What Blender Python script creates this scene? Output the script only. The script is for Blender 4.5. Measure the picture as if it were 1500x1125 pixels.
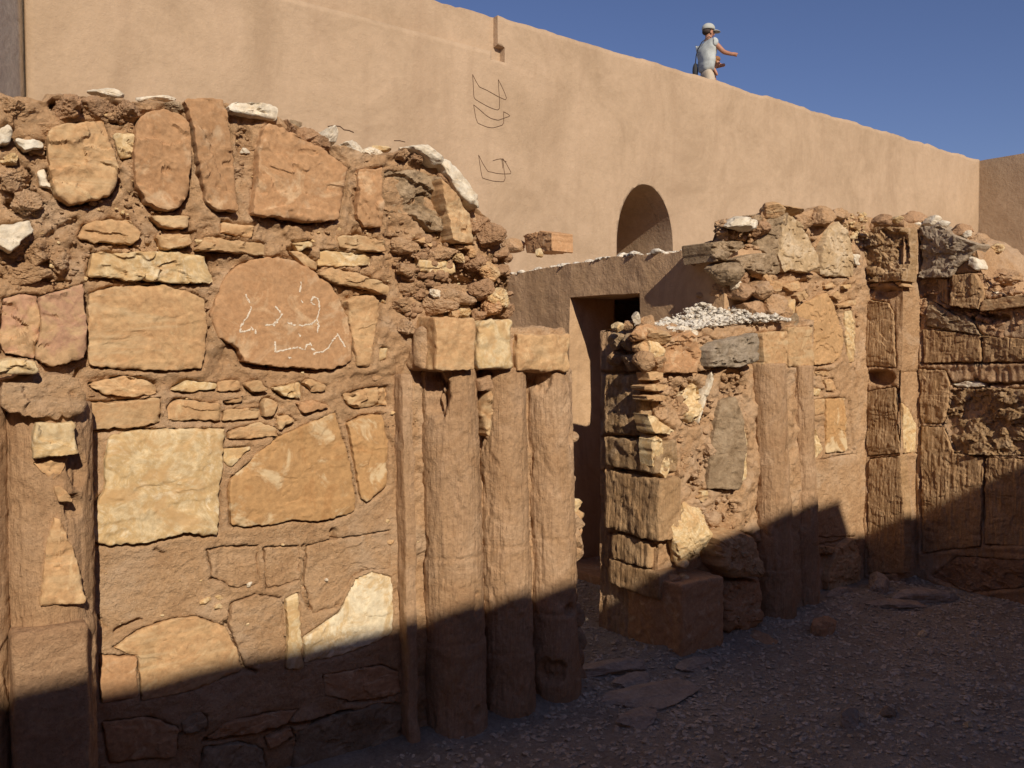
import bpy, math, random
import numpy as np
from mathutils import Vector, Matrix
R = math.radians
random.seed(7); RNG = np.random.RandomState(11)
scene = bpy.context.scene
for o in list(bpy.data.objects): bpy.data.objects.remove(o)
COL = scene.collection

# ------------------------------------------------------------------ camera
EYE = 1.65; F = 1250.0; CX, CY = 750.0, 562.5; HOR = 510.0
YAW = R(54.5)                                   # angle from the wall direction (+X) to the view axis
PITCH = -math.atan((CY - HOR) / F)
cam_d = bpy.data.cameras.new('camera'); cam = bpy.data.objects.new('camera', cam_d); COL.objects.link(cam)
cam.location = (0, 0, EYE)
cam.rotation_euler = (R(90) + PITCH, 0, YAW - R(90))
cam_d.sensor_width = 36; cam_d.lens = 36 * F / 1500.0
cam_d.clip_start = 0.05; cam_d.clip_end = 2000
scene.camera = cam

# ------------------------------------------------------------------ sky, sun, exposure
SUN_EL, SUN_AZ = 31.0, 15.5
world = bpy.data.worlds.new('World'); scene.world = world; world.use_nodes = True
wn = world.node_tree; bg = wn.nodes['Background']
sky = wn.nodes.new('ShaderNodeTexSky'); sky.sky_type = 'NISHITA'; sky.sun_disc = False
sky.sun_elevation = R(SUN_EL); sky.sun_rotation = R(180 + SUN_AZ); sky.altitude = 300; sky.air_density = 1.0
sky.dust_density = 0.4; sky.ozone_density = 1.5
tint = wn.nodes.new('ShaderNodeMix'); tint.data_type = 'RGBA'; tint.blend_type = 'MULTIPLY'; tint.inputs[0].default_value = 1; tint.inputs[7].default_value = (.96, .95, 1.26, 1)
wn.links.new(sky.outputs[0], tint.inputs[6]); wn.links.new(tint.outputs[2], bg.inputs[0]); bg.inputs[1].default_value = 0.060
sd = bpy.data.lights.new('sun', 'SUN'); sd.energy = 4.5; sd.angle = R(0.55); sd.color = (1.0, 0.885, 0.72)
so = bpy.data.objects.new('sun', sd); COL.objects.link(so)
ld = Vector((math.sin(R(SUN_AZ)) * math.cos(R(SUN_EL)), math.cos(R(SUN_AZ)) * math.cos(R(SUN_EL)), -math.sin(R(SUN_EL))))
so.rotation_euler = ld.to_track_quat('-Z', 'Y').to_euler(); so.location = (-2, -6, 8)
vs = scene.view_settings; vs.view_transform = 'Standard'; vs.look = 'None'; vs.gamma = 1; vs.exposure = 0.0

# ------------------------------------------------------------------ helpers: rays and planes
_rot = cam.rotation_euler.to_matrix()
ROT = np.array(_rot); CAMP = np.array([0, 0, EYE])
def rays(p):
    p = np.atleast_2d(np.array(p, float))
    v = np.stack([(p[:, 0] - CX) / F, -(p[:, 1] - CY) / F, -np.ones(len(p))], 1)
    return v @ ROT.T
class Plane:                                    # vertical (or horizontal) real plane: origin o, axes u,v, normal n towards the viewer
    def __init__(s, o, u, v, n): s.o, s.u, s.v, s.n = [np.array(a, float) for a in (o, u, v, n)]
    def uv(s, p, w=0.0):
        d = rays(p); o = s.o + s.n * w
        t = ((o - CAMP) @ s.n) / (d @ s.n)
        q = CAMP + d * t[:, None] - s.o
        return np.stack([q @ s.u, q @ s.v], 1)
    def xyz(s, uv, w=0.0):
        uv = np.atleast_2d(uv); w = np.asarray(w) * np.ones(len(uv))
        return s.o + uv[:, :1] * s.u + uv[:, 1:2] * s.v + w[:, None] * s.n
def front(y): return Plane((0, y, 0), (1, 0, 0), (0, 0, 1), (0, -1, 0))
def left(x): return Plane((x, 0, 0), (0, -1, 0), (0, 0, 1), (-1, 0, 0))
def W(px, py, pl, w=0.0): return pl.xyz(pl.uv([(px, py)], w), w)[0]

# ------------------------------------------------------------------ noise
def _h(ix, iy, iz, s):
    n = (ix * 374761393 + iy * 668265263 + iz * 2147483647 + s * 974634777) & 0xffffffff
    n = ((n ^ (n >> 13)) * 1274126177) & 0xffffffff
    n = ((n ^ (n >> 16)) * 2246822519) & 0xffffffff
    return ((n ^ (n >> 15)) & 0xffffff) / float(0xffffff)
def vnoise(p, s=0):
    i = np.floor(p).astype(np.int64); f = p - i; f = f * f * f * (f * (f * 6 - 15) + 10)
    r = 0
    for a in (0, 1):
        wx = f[:, 0] if a else 1 - f[:, 0]
        for b in (0, 1):
            wy = f[:, 1] if b else 1 - f[:, 1]
            for c in (0, 1):
                wz = f[:, 2] if c else 1 - f[:, 2]
                r = r + wx * wy * wz * _h(i[:, 0] + a, i[:, 1] + b, i[:, 2] + c, s)
    return r * 2 - 1
def fbm(p, sc, oc=4, s=0, g=0.5):
    p = np.atleast_2d(p) * sc; r = 0; a = 1; t = 0
    for k in range(oc):
        r = r + a * vnoise(p + 17.3 * k, s + k); t += a; a *= g; p = p * 2.03
    return r / t
def cell(p, sc, s=0):                            # F1, F2 and cell value
    p = np.atleast_2d(p) * sc; i = np.floor(p).astype(np.int64)
    f1 = np.full(len(p), 9.0); f2 = np.full(len(p), 9.0); cid = np.zeros(len(p))
    for a in (-1, 0, 1):
        for b in (-1, 0, 1):
            for c in (-1, 0, 1):
                jx, jy, jz = i[:, 0] + a, i[:, 1] + b, i[:, 2] + c
                q = np.stack([jx + _h(jx, jy, jz, s), jy + _h(jx, jy, jz, s + 1), jz + _h(jx, jy, jz, s + 2)], 1)
                d = np.sqrt(((q - p) ** 2).sum(1)); v = _h(jx, jy, jz, s + 3)
                m = d < f1
                f2 = np.where(m, f1, np.minimum(f2, d)); cid = np.where(m, v, cid); f1 = np.where(m, d, f1)
    return f1, f2, cid
def sstep(a, b, x):
    t = np.clip((x - a) / (b - a), 0, 1); return t * t * (3 - 2 * t)

# ------------------------------------------------------------------ mesh / objects
def link(name, v, f, mat, parent=None, smooth=True, loc=None):
    v = np.asarray(v, float)
    if parent is not None: off = np.array(parent['_w'])
    elif loc is not None: off = np.array(loc, float)
    else: off = np.zeros(3)
    me = bpy.data.meshes.new(name); v = v - off
    if isinstance(f, np.ndarray):
        k = f.shape[1]
        me.vertices.add(len(v)); me.vertices.foreach_set('co', v.astype(np.float32).ravel())
        me.loops.add(f.size); me.loops.foreach_set('vertex_index', f.astype(np.int32).ravel())
        me.polygons.add(len(f)); me.polygons.foreach_set('loop_start', np.arange(0, f.size, k, dtype=np.int32))
        me.update(calc_edges=True); me.validate()
    else:
        me.from_pydata(v.tolist(), [], f); me.update()
    me.polygons.foreach_set('use_smooth', [smooth] * len(me.polygons))
    me.materials.append(mat)
    o = bpy.data.objects.new(name, me); COL.objects.link(o)
    if parent is not None: o.parent = parent
    elif loc is not None: o.location = loc
    return o
def thing(name, label, cat, loc=(0, 0, 0), group=None):
    o = bpy.data.objects.new(name, None); COL.objects.link(o); o.location = loc
    o['label'] = label; o['category'] = cat; o['_w'] = list(map(float, loc)); o.empty_display_size = .2
    if group: o['group'] = group
    return o
def tag(o, label=None, cat=None, group=None, kind=None):
    if label: o['label'] = label
    if cat: o['category'] = cat
    if group: o['group'] = group
    if kind: o['kind'] = kind
    return o
class Buf:                                       # collects quads/tris as quads into one mesh
    def __init__(s): s.v = []; s.f = []; s.n = 0
    def add(s, v, f): s.v.append(np.asarray(v, float)); s.f.append(np.asarray(f, int) + s.n); s.n += len(v)
    def out(s): return np.concatenate(s.v), np.concatenate(s.f)
def gridf(nu, nv, flip=False):
    a = np.arange(nu * nv).reshape(nu, nv)
    q = np.stack([a[:-1, :-1], a[1:, :-1], a[1:, 1:], a[:-1, 1:]], -1).reshape(-1, 4)
    return q[:, ::-1] if flip else q

# ------------------------------------------------------------------ materials (procedural)
def mat(name, cols, sc=6.0, fine=60.0, bump=0.3, bdist=0.004, streak=None, speck=None, var=0.1, rough=0.92, grain=0.25, hue=0.0, ridge=.8, rsc=(1, 1, 1.5)):
    m = bpy.data.materials.new(name); m.use_nodes = True; nt = m.node_tree; N = nt.nodes; L = nt.links
    bs = N['Principled BSDF']; bs.inputs['Roughness'].default_value = rough; bs.inputs['Specular IOR Level'].default_value = 0.15
    tc = N.new('ShaderNodeTexCoord'); vec = tc.outputs['Object']
    def noise(s, det=8, ro=0.6, v=None, dist=0.0):
        n = N.new('ShaderNodeTexNoise'); n.inputs['Scale'].default_value = s; n.inputs['Detail'].default_value = det
        n.inputs['Roughness'].default_value = ro; n.inputs['Distortion'].default_value = dist; L.new(v or vec, n.inputs['Vector']); return n.outputs[0]
    n1 = noise(sc, 12, 0.7, dist=0.9)
    cr = N.new('ShaderNodeValToRGB'); L.new(n1, cr.inputs[0]); e = cr.color_ramp.elements
    k = len(cols)
    while len(e) < k: e.new(0.5)
    for i, c in enumerate(cols):
        e[i].position = 0.36 + 0.28 * i / (k - 1); e[i].color = (*c, 1)
    col = cr.outputs[0]
    def mixc(fac, a, b, mode='MIX'):
        x = N.new('ShaderNodeMix'); x.data_type = 'RGBA'; x.blend_type = mode
        for inp, val in ((x.inputs[0], fac), (x.inputs[6], a), (x.inputs[7], b)):
            if hasattr(val, 'is_linked') or isinstance(val, bpy.types.NodeSocket): L.new(val, inp)
            elif isinstance(val, tuple): inp.default_value = (*val, 1)
            else: inp.default_value = val
        return x.outputs[2]
    def rng(v, a, b, c, d):
        x = N.new('ShaderNodeMapRange'); x.inputs[1].default_value = a; x.inputs[2].default_value = b; x.inputs[3].default_value = c; x.inputs[4].default_value = d
        L.new(v, x.inputs[0]); return x.outputs[0]
    n2 = noise(fine, 6, 0.7)
    g = rng(n2, 0.25, 0.75, 1 - grain, 1 + grain)
    cmb = N.new('ShaderNodeCombineColor')
    for i in range(3): L.new(g, cmb.inputs[i])
    col = mixc(1.0, col, cmb.outputs[0], 'MULTIPLY')
    if streak:
        mp = N.new('ShaderNodeMapping'); mp.inputs['Scale'].default_value = streak[0]; L.new(vec, mp.inputs[0])
        ns = noise(1.0, 10, 0.68, mp.outputs[0], dist=.7)
        col = mixc(rng(ns, streak[3], streak[4], 0, streak[2]), col, streak[1])
    if speck:
        vo = N.new('ShaderNodeTexVoronoi'); vo.inputs['Scale'].default_value = speck[1]; L.new(vec, vo.inputs['Vector'])
        sp = rng(vo.outputs['Distance'], speck[2], speck[2] * 0.6, 0, 0.8)
        col = mixc(sp, col, speck[0])
    if var:
        oi = N.new('ShaderNodeObjectInfo'); hs = N.new('ShaderNodeHueSaturation')
        L.new(rng(oi.outputs['Random'], 0, 1, 1 - var, 1 + var), hs.inputs['Value'])
        if hue: L.new(rng(oi.outputs['Random'], 0, 1, 0.5 - hue, 0.5 + hue), hs.inputs['Hue'])
        L.new(col, hs.inputs['Color']); col = hs.outputs[0]
    L.new(col, bs.inputs['Base Color'])
    if streak and streak[5:]:
        hb = noise(1.0, 5, 0.6, mp.outputs[0])
        b0 = N.new('ShaderNodeBump'); b0.inputs['Strength'].default_value = streak[5]; b0.inputs['Distance'].default_value = 0.01
        L.new(hb, b0.inputs['Height']); prev = b0.outputs[0]
    else: prev = None
    b1 = N.new('ShaderNodeBump'); b1.inputs['Strength'].default_value = bump; b1.inputs['Distance'].default_value = bdist * 3
    L.new(noise(fine * 0.5, 8, 0.65), b1.inputs['Height'])
    if prev: L.new(prev, b1.inputs['Normal'])
    bc = N.new('ShaderNodeBump'); bc.inputs['Strength'].default_value = min(1, bump * ridge); bc.inputs['Distance'].default_value = bdist * 4
    vo2 = N.new('ShaderNodeTexNoise'); vo2.noise_type = 'RIDGED_MULTIFRACTAL'; vo2.inputs['Scale'].default_value = fine * .22; vo2.inputs['Detail'].default_value = 7; vo2.inputs['Roughness'].default_value = .6; vo2.inputs['Distortion'].default_value = .5
    mpc = N.new('ShaderNodeMapping'); mpc.inputs['Scale'].default_value = rsc; L.new(vec, mpc.inputs[0]); L.new(mpc.outputs[0], vo2.inputs['Vector'])
    inv = rng(vo2.outputs[0], 0, 2.2, 1, 0); L.new(inv, bc.inputs['Height']); L.new(b1.outputs[0], bc.inputs['Normal']); b1 = bc
    b2 = N.new('ShaderNodeBump'); b2.inputs['Strength'].default_value = bump; b2.inputs['Distance'].default_value = bdist
    L.new(noise(fine * 2.2, 6, 0.7), b2.inputs['Height']); L.new(b1.outputs[0], b2.inputs['Normal'])
    L.new(b2.outputs[0], bs.inputs['Normal'])
    return m
M = {}
M['mortar'] = mat('earth_mortar', [(.41, .245, .13), (.48, .30, .165), (.54, .355, .21)], 5, 70, .9, .006, speck=((.60, .47, .32), 90, .16), streak=((2.5, 2.5, 3.2), (.56, .41, .28), .55, .5, .64), var=0, grain=.24)
M['mortar2'] = mat('earth_mortar_dark', [(.35, .205, .112), (.42, .255, .145), (.48, .305, .18)], 6, 70, .9, .006, var=.12, grain=.25)
M['T'] = mat('tan_sandstone', [(.42, .265, .135), (.52, .335, .175), (.47, .28, .14), (.58, .40, .22)], 7, 45, .5, .004, streak=((4, 4, 16), (.60, .45, .27), .6, .5, .64), var=.09)
M['B'] = mat('brown_sandstone', [(.38, .215, .108), (.45, .265, .14), (.42, .235, .118), (.54, .36, .21)], 7, 60, .4, .003, streak=((9, 9, 9), (.58, .43, .28), .6, .56, .68), var=.09)
M['O'] = mat('orange_sandstone', [(.43, .235, .10), (.48, .285, .13), (.44, .255, .115), (.58, .41, .23)], 6, 45, .45, .003, streak=((6, 6, 6), (.64, .49, .30), .85, .53, .60), var=.06)
M['C'] = mat('cream_limestone', [(.50, .35, .18), (.66, .52, .32), (.54, .37, .18), (.70, .57, .38)], 9, 50, .4, .003, streak=((6, 6, 9), (.54, .34, .16), .75, .50, .60), var=.07)
M['W'] = mat('white_limestone', [(.55, .45, .32), (.67, .58, .45), (.72, .66, .55)], 9, 40, .6, .004, streak=((10, 10, 12), (.58, .38, .17), .6, .56, .72), var=.05)
M['Y'] = mat('pale_yellow_limestone', [(.66, .53, .34), (.74, .64, .46), (.60, .43, .23), (.76, .68, .52)], 7, 40, .4, .003, var=0)
M['G'] = mat('grey_weathered_stone', [(.25, .17, .10), (.35, .25, .155), (.43, .32, .21)], 9, 55, .8, .006, var=.12)
M['P'] = mat('pinkish_sandstone', [(.40, .265, .15), (.48, .315, .175), (.44, .255, .165), (.54, .37, .21)], 6, 45, .5, .004, streak=((14, 14, 3), (.38, .20, .15), .45, .55, .7), var=.06)
M['D'] = mat('striated_dark_stone', [(.34, .205, .10), (.42, .265, .14), (.48, .32, .18)], 7, 60, .6, .005, streak=((90, 90, 9), (.24, .145, .08), .5, .5, .68, 1.0), var=.08)
M['col'] = mat('column_stone', [(.37, .22, .118), (.43, .268, .15), (.46, .295, .175), (.53, .355, .22)], 4, 70, .7, .005, streak=((75, 75, 7), (.30, .18, .10), .55, .48, .68, 1.0), var=.04, grain=.2, ridge=.6, rsc=(1.8, 1.8, .3))
M['plaster'] = mat('ochre_plaster', [(.385, .272, .175), (.45, .322, .212), (.49, .352, .235)], .8, 9, .35, .02, streak=((2.2, 2.2, .35), (.37, .255, .165), .5, .48, .68), var=0, grain=.07, ridge=.25)
M['plasterB'] = mat('brown_plaster', [(.45, .29, .165), (.55, .365, .215), (.60, .405, .25)], 1.6, 14, .5, .012, streak=((5, 5, .8), (.36, .235, .145), .6, .48, .66), var=0, grain=.10, ridge=.5)
M['plasterG'] = mat('grey_plaster', [(.50, .44, .37), (.56, .50, .42)], 1.2, 14, .4, .01, var=0)
M['ink'] = mat('dark_paint_line', [(.09, .05, .03), (.15, .09, .055)], 30, 80, .2, .001, var=0)
M['chalk'] = mat('white_paint', [(.62, .52, .40), (.78, .70, .58)], 60, 200, .3, .001, var=0)
M['ground'] = mat('gravelly_earth', [(.33, .27, .20), (.42, .35, .265), (.50, .425, .33)], 3, 60, 1.0, .01, speck=((.46, .39, .31), 60, .2), var=0)
M['gravel'] = mat('limestone_gravel', [(.33, .27, .195), (.45, .375, .28), (.58, .49, .375)], 14, 80, .5, .004, var=0)
M['rubbleW'] = mat('white_rubble', [(.55, .48, .38), (.74, .69, .60), (.34, .25, .17)], 30, 80, .5, .004, var=0)

# ------------------------------------------------------------------ polygon distance
def seg_dist(q, a, b):
    ab = b - a; t = np.clip(((q - a) @ ab) / max(ab @ ab, 1e-12), 0, 1)
    return np.sqrt((((a + t[:, None] * ab) - q) ** 2).sum(1))
def poly_sd(q, P):                               # negative inside
    n = len(P); d = np.full(len(q), 1e9); ins = np.zeros(len(q), bool)
    for i in range(n):
        a, b = P[i], P[(i + 1) % n]
        d = np.minimum(d, seg_dist(q, a, b))
        c = ((a[1] > q[:, 1]) != (b[1] > q[:, 1]))
        if b[1] != a[1]:
            x = (b[0] - a[0]) * (q[:, 1] - a[1]) / (b[1] - a[1]) + a[0]; ins ^= c & (q[:, 0] < x)
    return np.where(ins, -d, d)

# ------------------------------------------------------------------ solid wall masses with carved, noisy faces
def mass(x0, x1, y0, y1, topf, zb, res, amp, feats=None, us=None, zs=None, striate=(), buf=None, rz=None, seed=0, ylen=None):
    """box of rubble core; feats: {'front':fn(uv)->w, 'left':fn} extra offsets along the face normal"""
    feats = feats or {}; B = buf or Buf()
    def D(p):
        a = amp(p) if callable(amp) else amp
        q = p.copy()
        c1, c2, cid = cell(p, 16, seed + 50)
        for k in range(3):
            q[:, k] += a * (0.8 * fbm(p, 4, 4, seed + 10 * k) + 0.45 * fbm(p, 17, 4, seed + 5 + 10 * k) + .25 * fbm(p, 60, 3, seed + 7 + 10 * k))
        q[:, 1] -= a * .35 * (cid - .5) * sstep(0, .25, c2 - c1)
        q[:, 0] -= a * .35 * (cid - .5) * sstep(0, .25, c2 - c1)
        return q
    X = np.arange(x0, x1 + res * .5, res) if us is None else us
    X = X * 1.0; X[0] = x0; X[-1] = x1
    ny = max(3, int((y1 - y0) / res) + 1); Y = np.linspace(y0, y1, ny)
    nz = max(3, int((topf(np.array([x0, (x0 + x1) / 2, x1]), y0).max() - zb) / res) + 1)
    T = np.linspace(0, 1, nz)
    # front
    gx, gt = np.meshgrid(X, T, indexing='ij'); x = gx.ravel(); t = gt.ravel()
    z = zb + t * (topf(x, y0) - zb); p = np.stack([x, np.full_like(x, y0), z], 1); q = D(p)
    if 'front' in feats:
        w = feats['front'](np.stack([x, z], 1)); e = sstep(0, .03, x1 - x) * sstep(0, .02, topf(x, y0) - z); q[:, 1] -= w * e
    B.add(q, gridf(len(X), nz))
    # left face
    gy, gt = np.meshgrid(Y, T, indexing='ij'); y = gy.ravel(); t = gt.ravel(); x = np.full_like(y, x0)
    z = zb + t * (topf(x, y) - zb); q = D(np.stack([x, y, z], 1))
    if 'left' in feats:
        w = feats['left'](np.stack([-y, z], 1)); e = sstep(0, .02, y - y0) * sstep(0, .02, y1 - y); q[:, 0] -= w * e
    B.add(q, gridf(ny, nz, True))
    # right face
    x = np.full_like(y, x1); z = zb + t * (topf(x, y) - zb); B.add(D(np.stack([x, y, z], 1)), gridf(ny, nz))
    # back
    Xb = X[::3]; Xb = np.append(Xb, x1) if Xb[-1] != x1 else Xb; Tb = T[::3] if (nz - 1) % 3 == 0 else np.append(T[::3], 1.0)
    gx, gt = np.meshgrid(Xb, Tb, indexing='ij'); x = gx.ravel(); t = gt.ravel(); z = zb + t * (topf(x, np.full_like(x, y1)) - zb)
    B.add(D(np.stack([x, np.full_like(x, y1), z], 1)), gridf(len(Xb), len(Tb), True))
    # top
    gx, gy = np.meshgrid(X, Y, indexing='ij'); x = gx.ravel(); y = gy.ravel(); z = topf(x, y)
    q = D(np.stack([x, y, z], 1)); e = sstep(0, .05, y - y0) * sstep(0, .05, y1 - y)
    q[:, 2] += e * .04 * np.abs(fbm(q, 8, 4, 91)); B.add(q, gridf(len(X), ny))
    return B
def top_from_px(pts, pl, w=0.0, jag=.012, back=0.0, y0=0.0, seed=3):
    uv = pl.uv(pts, w); i = np.argsort(uv[:, 0]); U, V = uv[i, 0], uv[i, 1]
    def f(x, y):
        x = np.asarray(x, float); y = np.asarray(y, float) * np.ones_like(x)
        h = np.interp(x, U, V); q = np.stack([x, x * 0 + 3.3, x * 0], 1)
        dy = np.clip(y - y0, 0, 9)
        q2 = np.stack([x, y, x * 0], 1)
        return h + jag * fbm(q, 14, 4, seed) - back * dy + .03 * sstep(0, .1, dy) * fbm(q2, 7, 3, seed + 4)
    return f
def face_features(plane, stones, cracks=(), holes=(), extra=None, groove=.018, low=None):
    polys = [plane.uv(s, 0.01) for s in stones]; cr = [(plane.uv(c[0]), c[1], c[2]) for c in cracks]
    ho = [(plane.uv([(h[0], h[1]), (h[0] + h[2], h[1]), (h[0], h[1] + h[3])]), h[4]) for h in holes]
    def f(uv):
        w = np.zeros(len(uv)); p3 = plane.xyz(uv)
        nz = fbm(p3, 9, 3, 31)
        for P in polys:
            lo, hi = P.min(0) - .05, P.max(0) + .05
            m = ((uv > lo) & (uv < hi)).all(1)
            if not m.any(): continue
            q = uv[m]; d = poly_sd(q, P)
            gr = -groove * np.exp(-np.clip(d, 0, 1) / .007) * (0.40 + 1.6 * nz[m]).clip(0.0, 1.5)
            gr += .007 * np.exp(-((d - .02) / .02) ** 2)
            below = q[:, 1] < P.mean(0)[1]
            gr = gr * np.where(below, 1.5, .6)
            if low is not None: gr = gr * (.35 + .65 * sstep(low - .15, low + .15, q[:, 1]))
            gr = np.where(d < 0, -groove - .01, gr)
            w[m] = np.minimum(w[m], gr) * (gr < 0) + np.where(gr >= 0, np.maximum(w[m], gr) * (w[m] >= 0) + w[m] * (w[m] < 0), 0)
        jit = .006 * fbm(p3, 40, 3, 77); jit2 = .006 * fbm(p3, 40, 3, 78); qj = uv + np.stack([jit, jit2], 1)
        for P, wd, dp in cr:
            lo, hi = P.min(0) - .05, P.max(0) + .05
            m = ((uv > lo) & (uv < hi)).all(1)
            if not m.any(): continue
            d = np.full(m.sum(), 9.0)
            for a, b in zip(P[:-1], P[1:]): d = np.minimum(d, seg_dist(qj[m], a, b))
            w[m] -= dp * (1 - sstep(wd * .5, wd * 1.3, d))
        for P, dp in ho:
            rx = abs(P[1, 0] - P[0, 0]); ry = abs(P[2, 1] - P[0, 1])
            dd = np.sqrt(((qj[:, 0] - P[0, 0]) / rx) ** 2 + ((qj[:, 1] - P[0, 1]) / ry) ** 2) + .25 * nz
            w -= dp * (1 - sstep(.75, 1.1, dd))
        if extra is not None: w = w + extra(uv, p3)
        return w
    return f

# ------------------------------------------------------------------ a stone set in a wall: traced outline, real thickness, broken edge
def stone(name, pl, px, m, prot=.02, depth=.07, rough=.006, tilt=(0, 0), jag=.004, parent=None, bevel=.0035, stri=0, label=None, seed=None, res=.0065, ledge=1.0):
    seed = random.randrange(9999) if seed is None else seed
    rough *= 1.4; P = pl.uv(px, prot)
    A = 0.5 * np.sum(P[:, 0] * np.roll(P[:, 1], -1) - np.roll(P[:, 0], -1) * P[:, 1])
    if A < 0: P = P[::-1]
    Q = []
    for i in range(len(P)):
        a, b, c = P[i - 1], P[i], P[(i + 1) % len(P)]
        k = min(.12, .004 / max(1e-6, min(np.linalg.norm(a - b), np.linalg.norm(c - b))))
        Q += [b + (a - b) * k, b + (c - b) * k]
    Q = np.array(Q); nxt = np.roll(Q, -1, 0); L = np.linalg.norm(nxt - Q, axis=1); cum = np.concatenate([[0], np.cumsum(L)]); per = cum[-1]
    n = int(np.clip(per / res, 18, 330)); s = np.linspace(0, per, n, endpoint=False); QQ = np.vstack([Q, Q[:1]])
    b = np.stack([np.interp(s, cum, QQ[:, 0]), np.interp(s, cum, QQ[:, 1])], 1)
    tg = np.roll(b, -1, 0) - np.roll(b, 1, 0); tg /= np.linalg.norm(tg, axis=1)[:, None] + 1e-9; nr = np.stack([tg[:, 1], -tg[:, 0]], 1)
    b3 = pl.xyz(b); b = b + nr * (jag * 1.7 * (fbm(b3, 16, 3, seed) + .8 * fbm(b3, 60, 3, seed + 9)) - jag * .3)[:, None]
    c = b.mean(0); rm = np.linalg.norm(b - c, axis=1).mean()
    nr_ = int(np.clip(rm / res, 3, 40))
    S = [1.03, 1.0, 1.0, 1 - bevel * .5 / rm, 1 - bevel * 1.3 / rm] + list(np.linspace(1 - max(bevel * 2.2, res) / rm, 0.02, nr_))
    base = [-depth, -depth * .2, prot - bevel * 1.4, prot - bevel * .45, prot - bevel * .1] + [prot] * nr_
    V = []; 
    for k, (sc, w0) in enumerate(zip(S, base)):
        q = c + (b - c) * sc; p3 = pl.xyz(q)
        tw = tilt[0] * (q[:, 0] - c[0]) + tilt[1] * (q[:, 1] - c[1])
        if k >= 2:
            nn = rough * (1.1 * fbm(p3, 6, 3, seed) + .5 * fbm(p3, 22, 4, seed + 3) + .25 * fbm(p3, 80, 2, seed + 4))
            if ledge:
                h = fbm(p3 * np.array([1, 1, 1.6]), 5, 4, seed + 6) * 3.2
                nn = nn + ledge * rough * (np.floor(h) + sstep(.93, 1, h - np.floor(h))) * .8
            nn = nn - .011 * sstep(.0, .32, fbm(p3, 15, 3, seed + 21)) * math.exp(-max(0, (1 - sc) * rm) / .011)
            if stri: nn = nn + stri * fbm(p3 * np.array([1, 1, .12]), 75, 3, seed + 8)
            w = w0 + tw + nn
            if k == 2: w = w0 + tw + nn * .8
        else: w = np.full(n, w0)
        V.append(pl.xyz(q, w))
    V = np.concatenate(V); K = len(S); a = np.arange(K * n).reshape(K, n); bb = np.roll(a, -1, 1)
    Fq = np.stack([a[:-1], bb[:-1], bb[1:], a[1:]], -1).reshape(-1, 4)
    # orientation: make normals face pl.n
    x = np.cross(pl.u, pl.v) @ pl.n
    if x < 0: Fq = Fq[:, ::-1]
    fl = Fq.tolist(); cap = list(range((K - 1) * n, K * n)); fl.append(cap if x > 0 else cap[::-1])
    o = link(name, V, fl, M[m] if isinstance(m, str) else m, parent)
    o.data.set_sharp_from_angle(angle=R(38))
    if label: o['label'] = label
    return o
# ------------------------------------------------------------------ free rocks
_ico = {}
def ico(k):
    if k not in _ico:
        import bmesh
        bm = bmesh.new(); bmesh.ops.create_icosphere(bm, subdivisions=k, radius=1); bm.verts.ensure_lookup_table()
        _ico[k] = (np.array([v.co[:] for v in bm.verts]), np.array([[v.index for v in f.verts] for f in bm.faces])); bm.free()
    return _ico[k]
def rock_v(c, size, rs, k=3, facets=14, rough=.05, soft=.03, rot=None):
    v, f = ico(k); n = rs.normal(size=(facets, 3)); n /= np.linalg.norm(n, axis=1)[:, None]; h = rs.uniform(.62, 1.0, facets)
    d = v @ n.T; r = np.where(d > .05, h[None, :] / np.maximum(d, .05), 9).min(1); r = np.minimum(r, 1.25)
    if rough:
        o_ = rs.uniform(-50, 50, 3); r = r + rough * fbm(v + o_, 2.5, 4) + (rough * .45 * fbm(v + o_, 9, 3) if k > 2 else 0)
    p = v * r[:, None] * np.array(size)
    if rot is None: rot = rs.uniform(0, 6.28)
    cs, sn = math.cos(rot), math.sin(rot); p = np.stack([p[:, 0] * cs - p[:, 1] * sn, p[:, 0] * sn + p[:, 1] * cs, p[:, 2]], 1)
    return p + np.array(c), f
def rock(name, c, size, m, seed, k=4, facets=14, rough=.05, parent=None, rot=0.0, smooth=False, tiltm=None):
    v, f = rock_v((0, 0, 0), size, np.random.RandomState(seed), k, facets, rough, rot=rot)
    if tiltm is not None: v = v @ np.array(tiltm).T
    return link(name, v + np.array(c), f, M[m], parent, smooth, loc=None if parent is not None else c)
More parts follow.
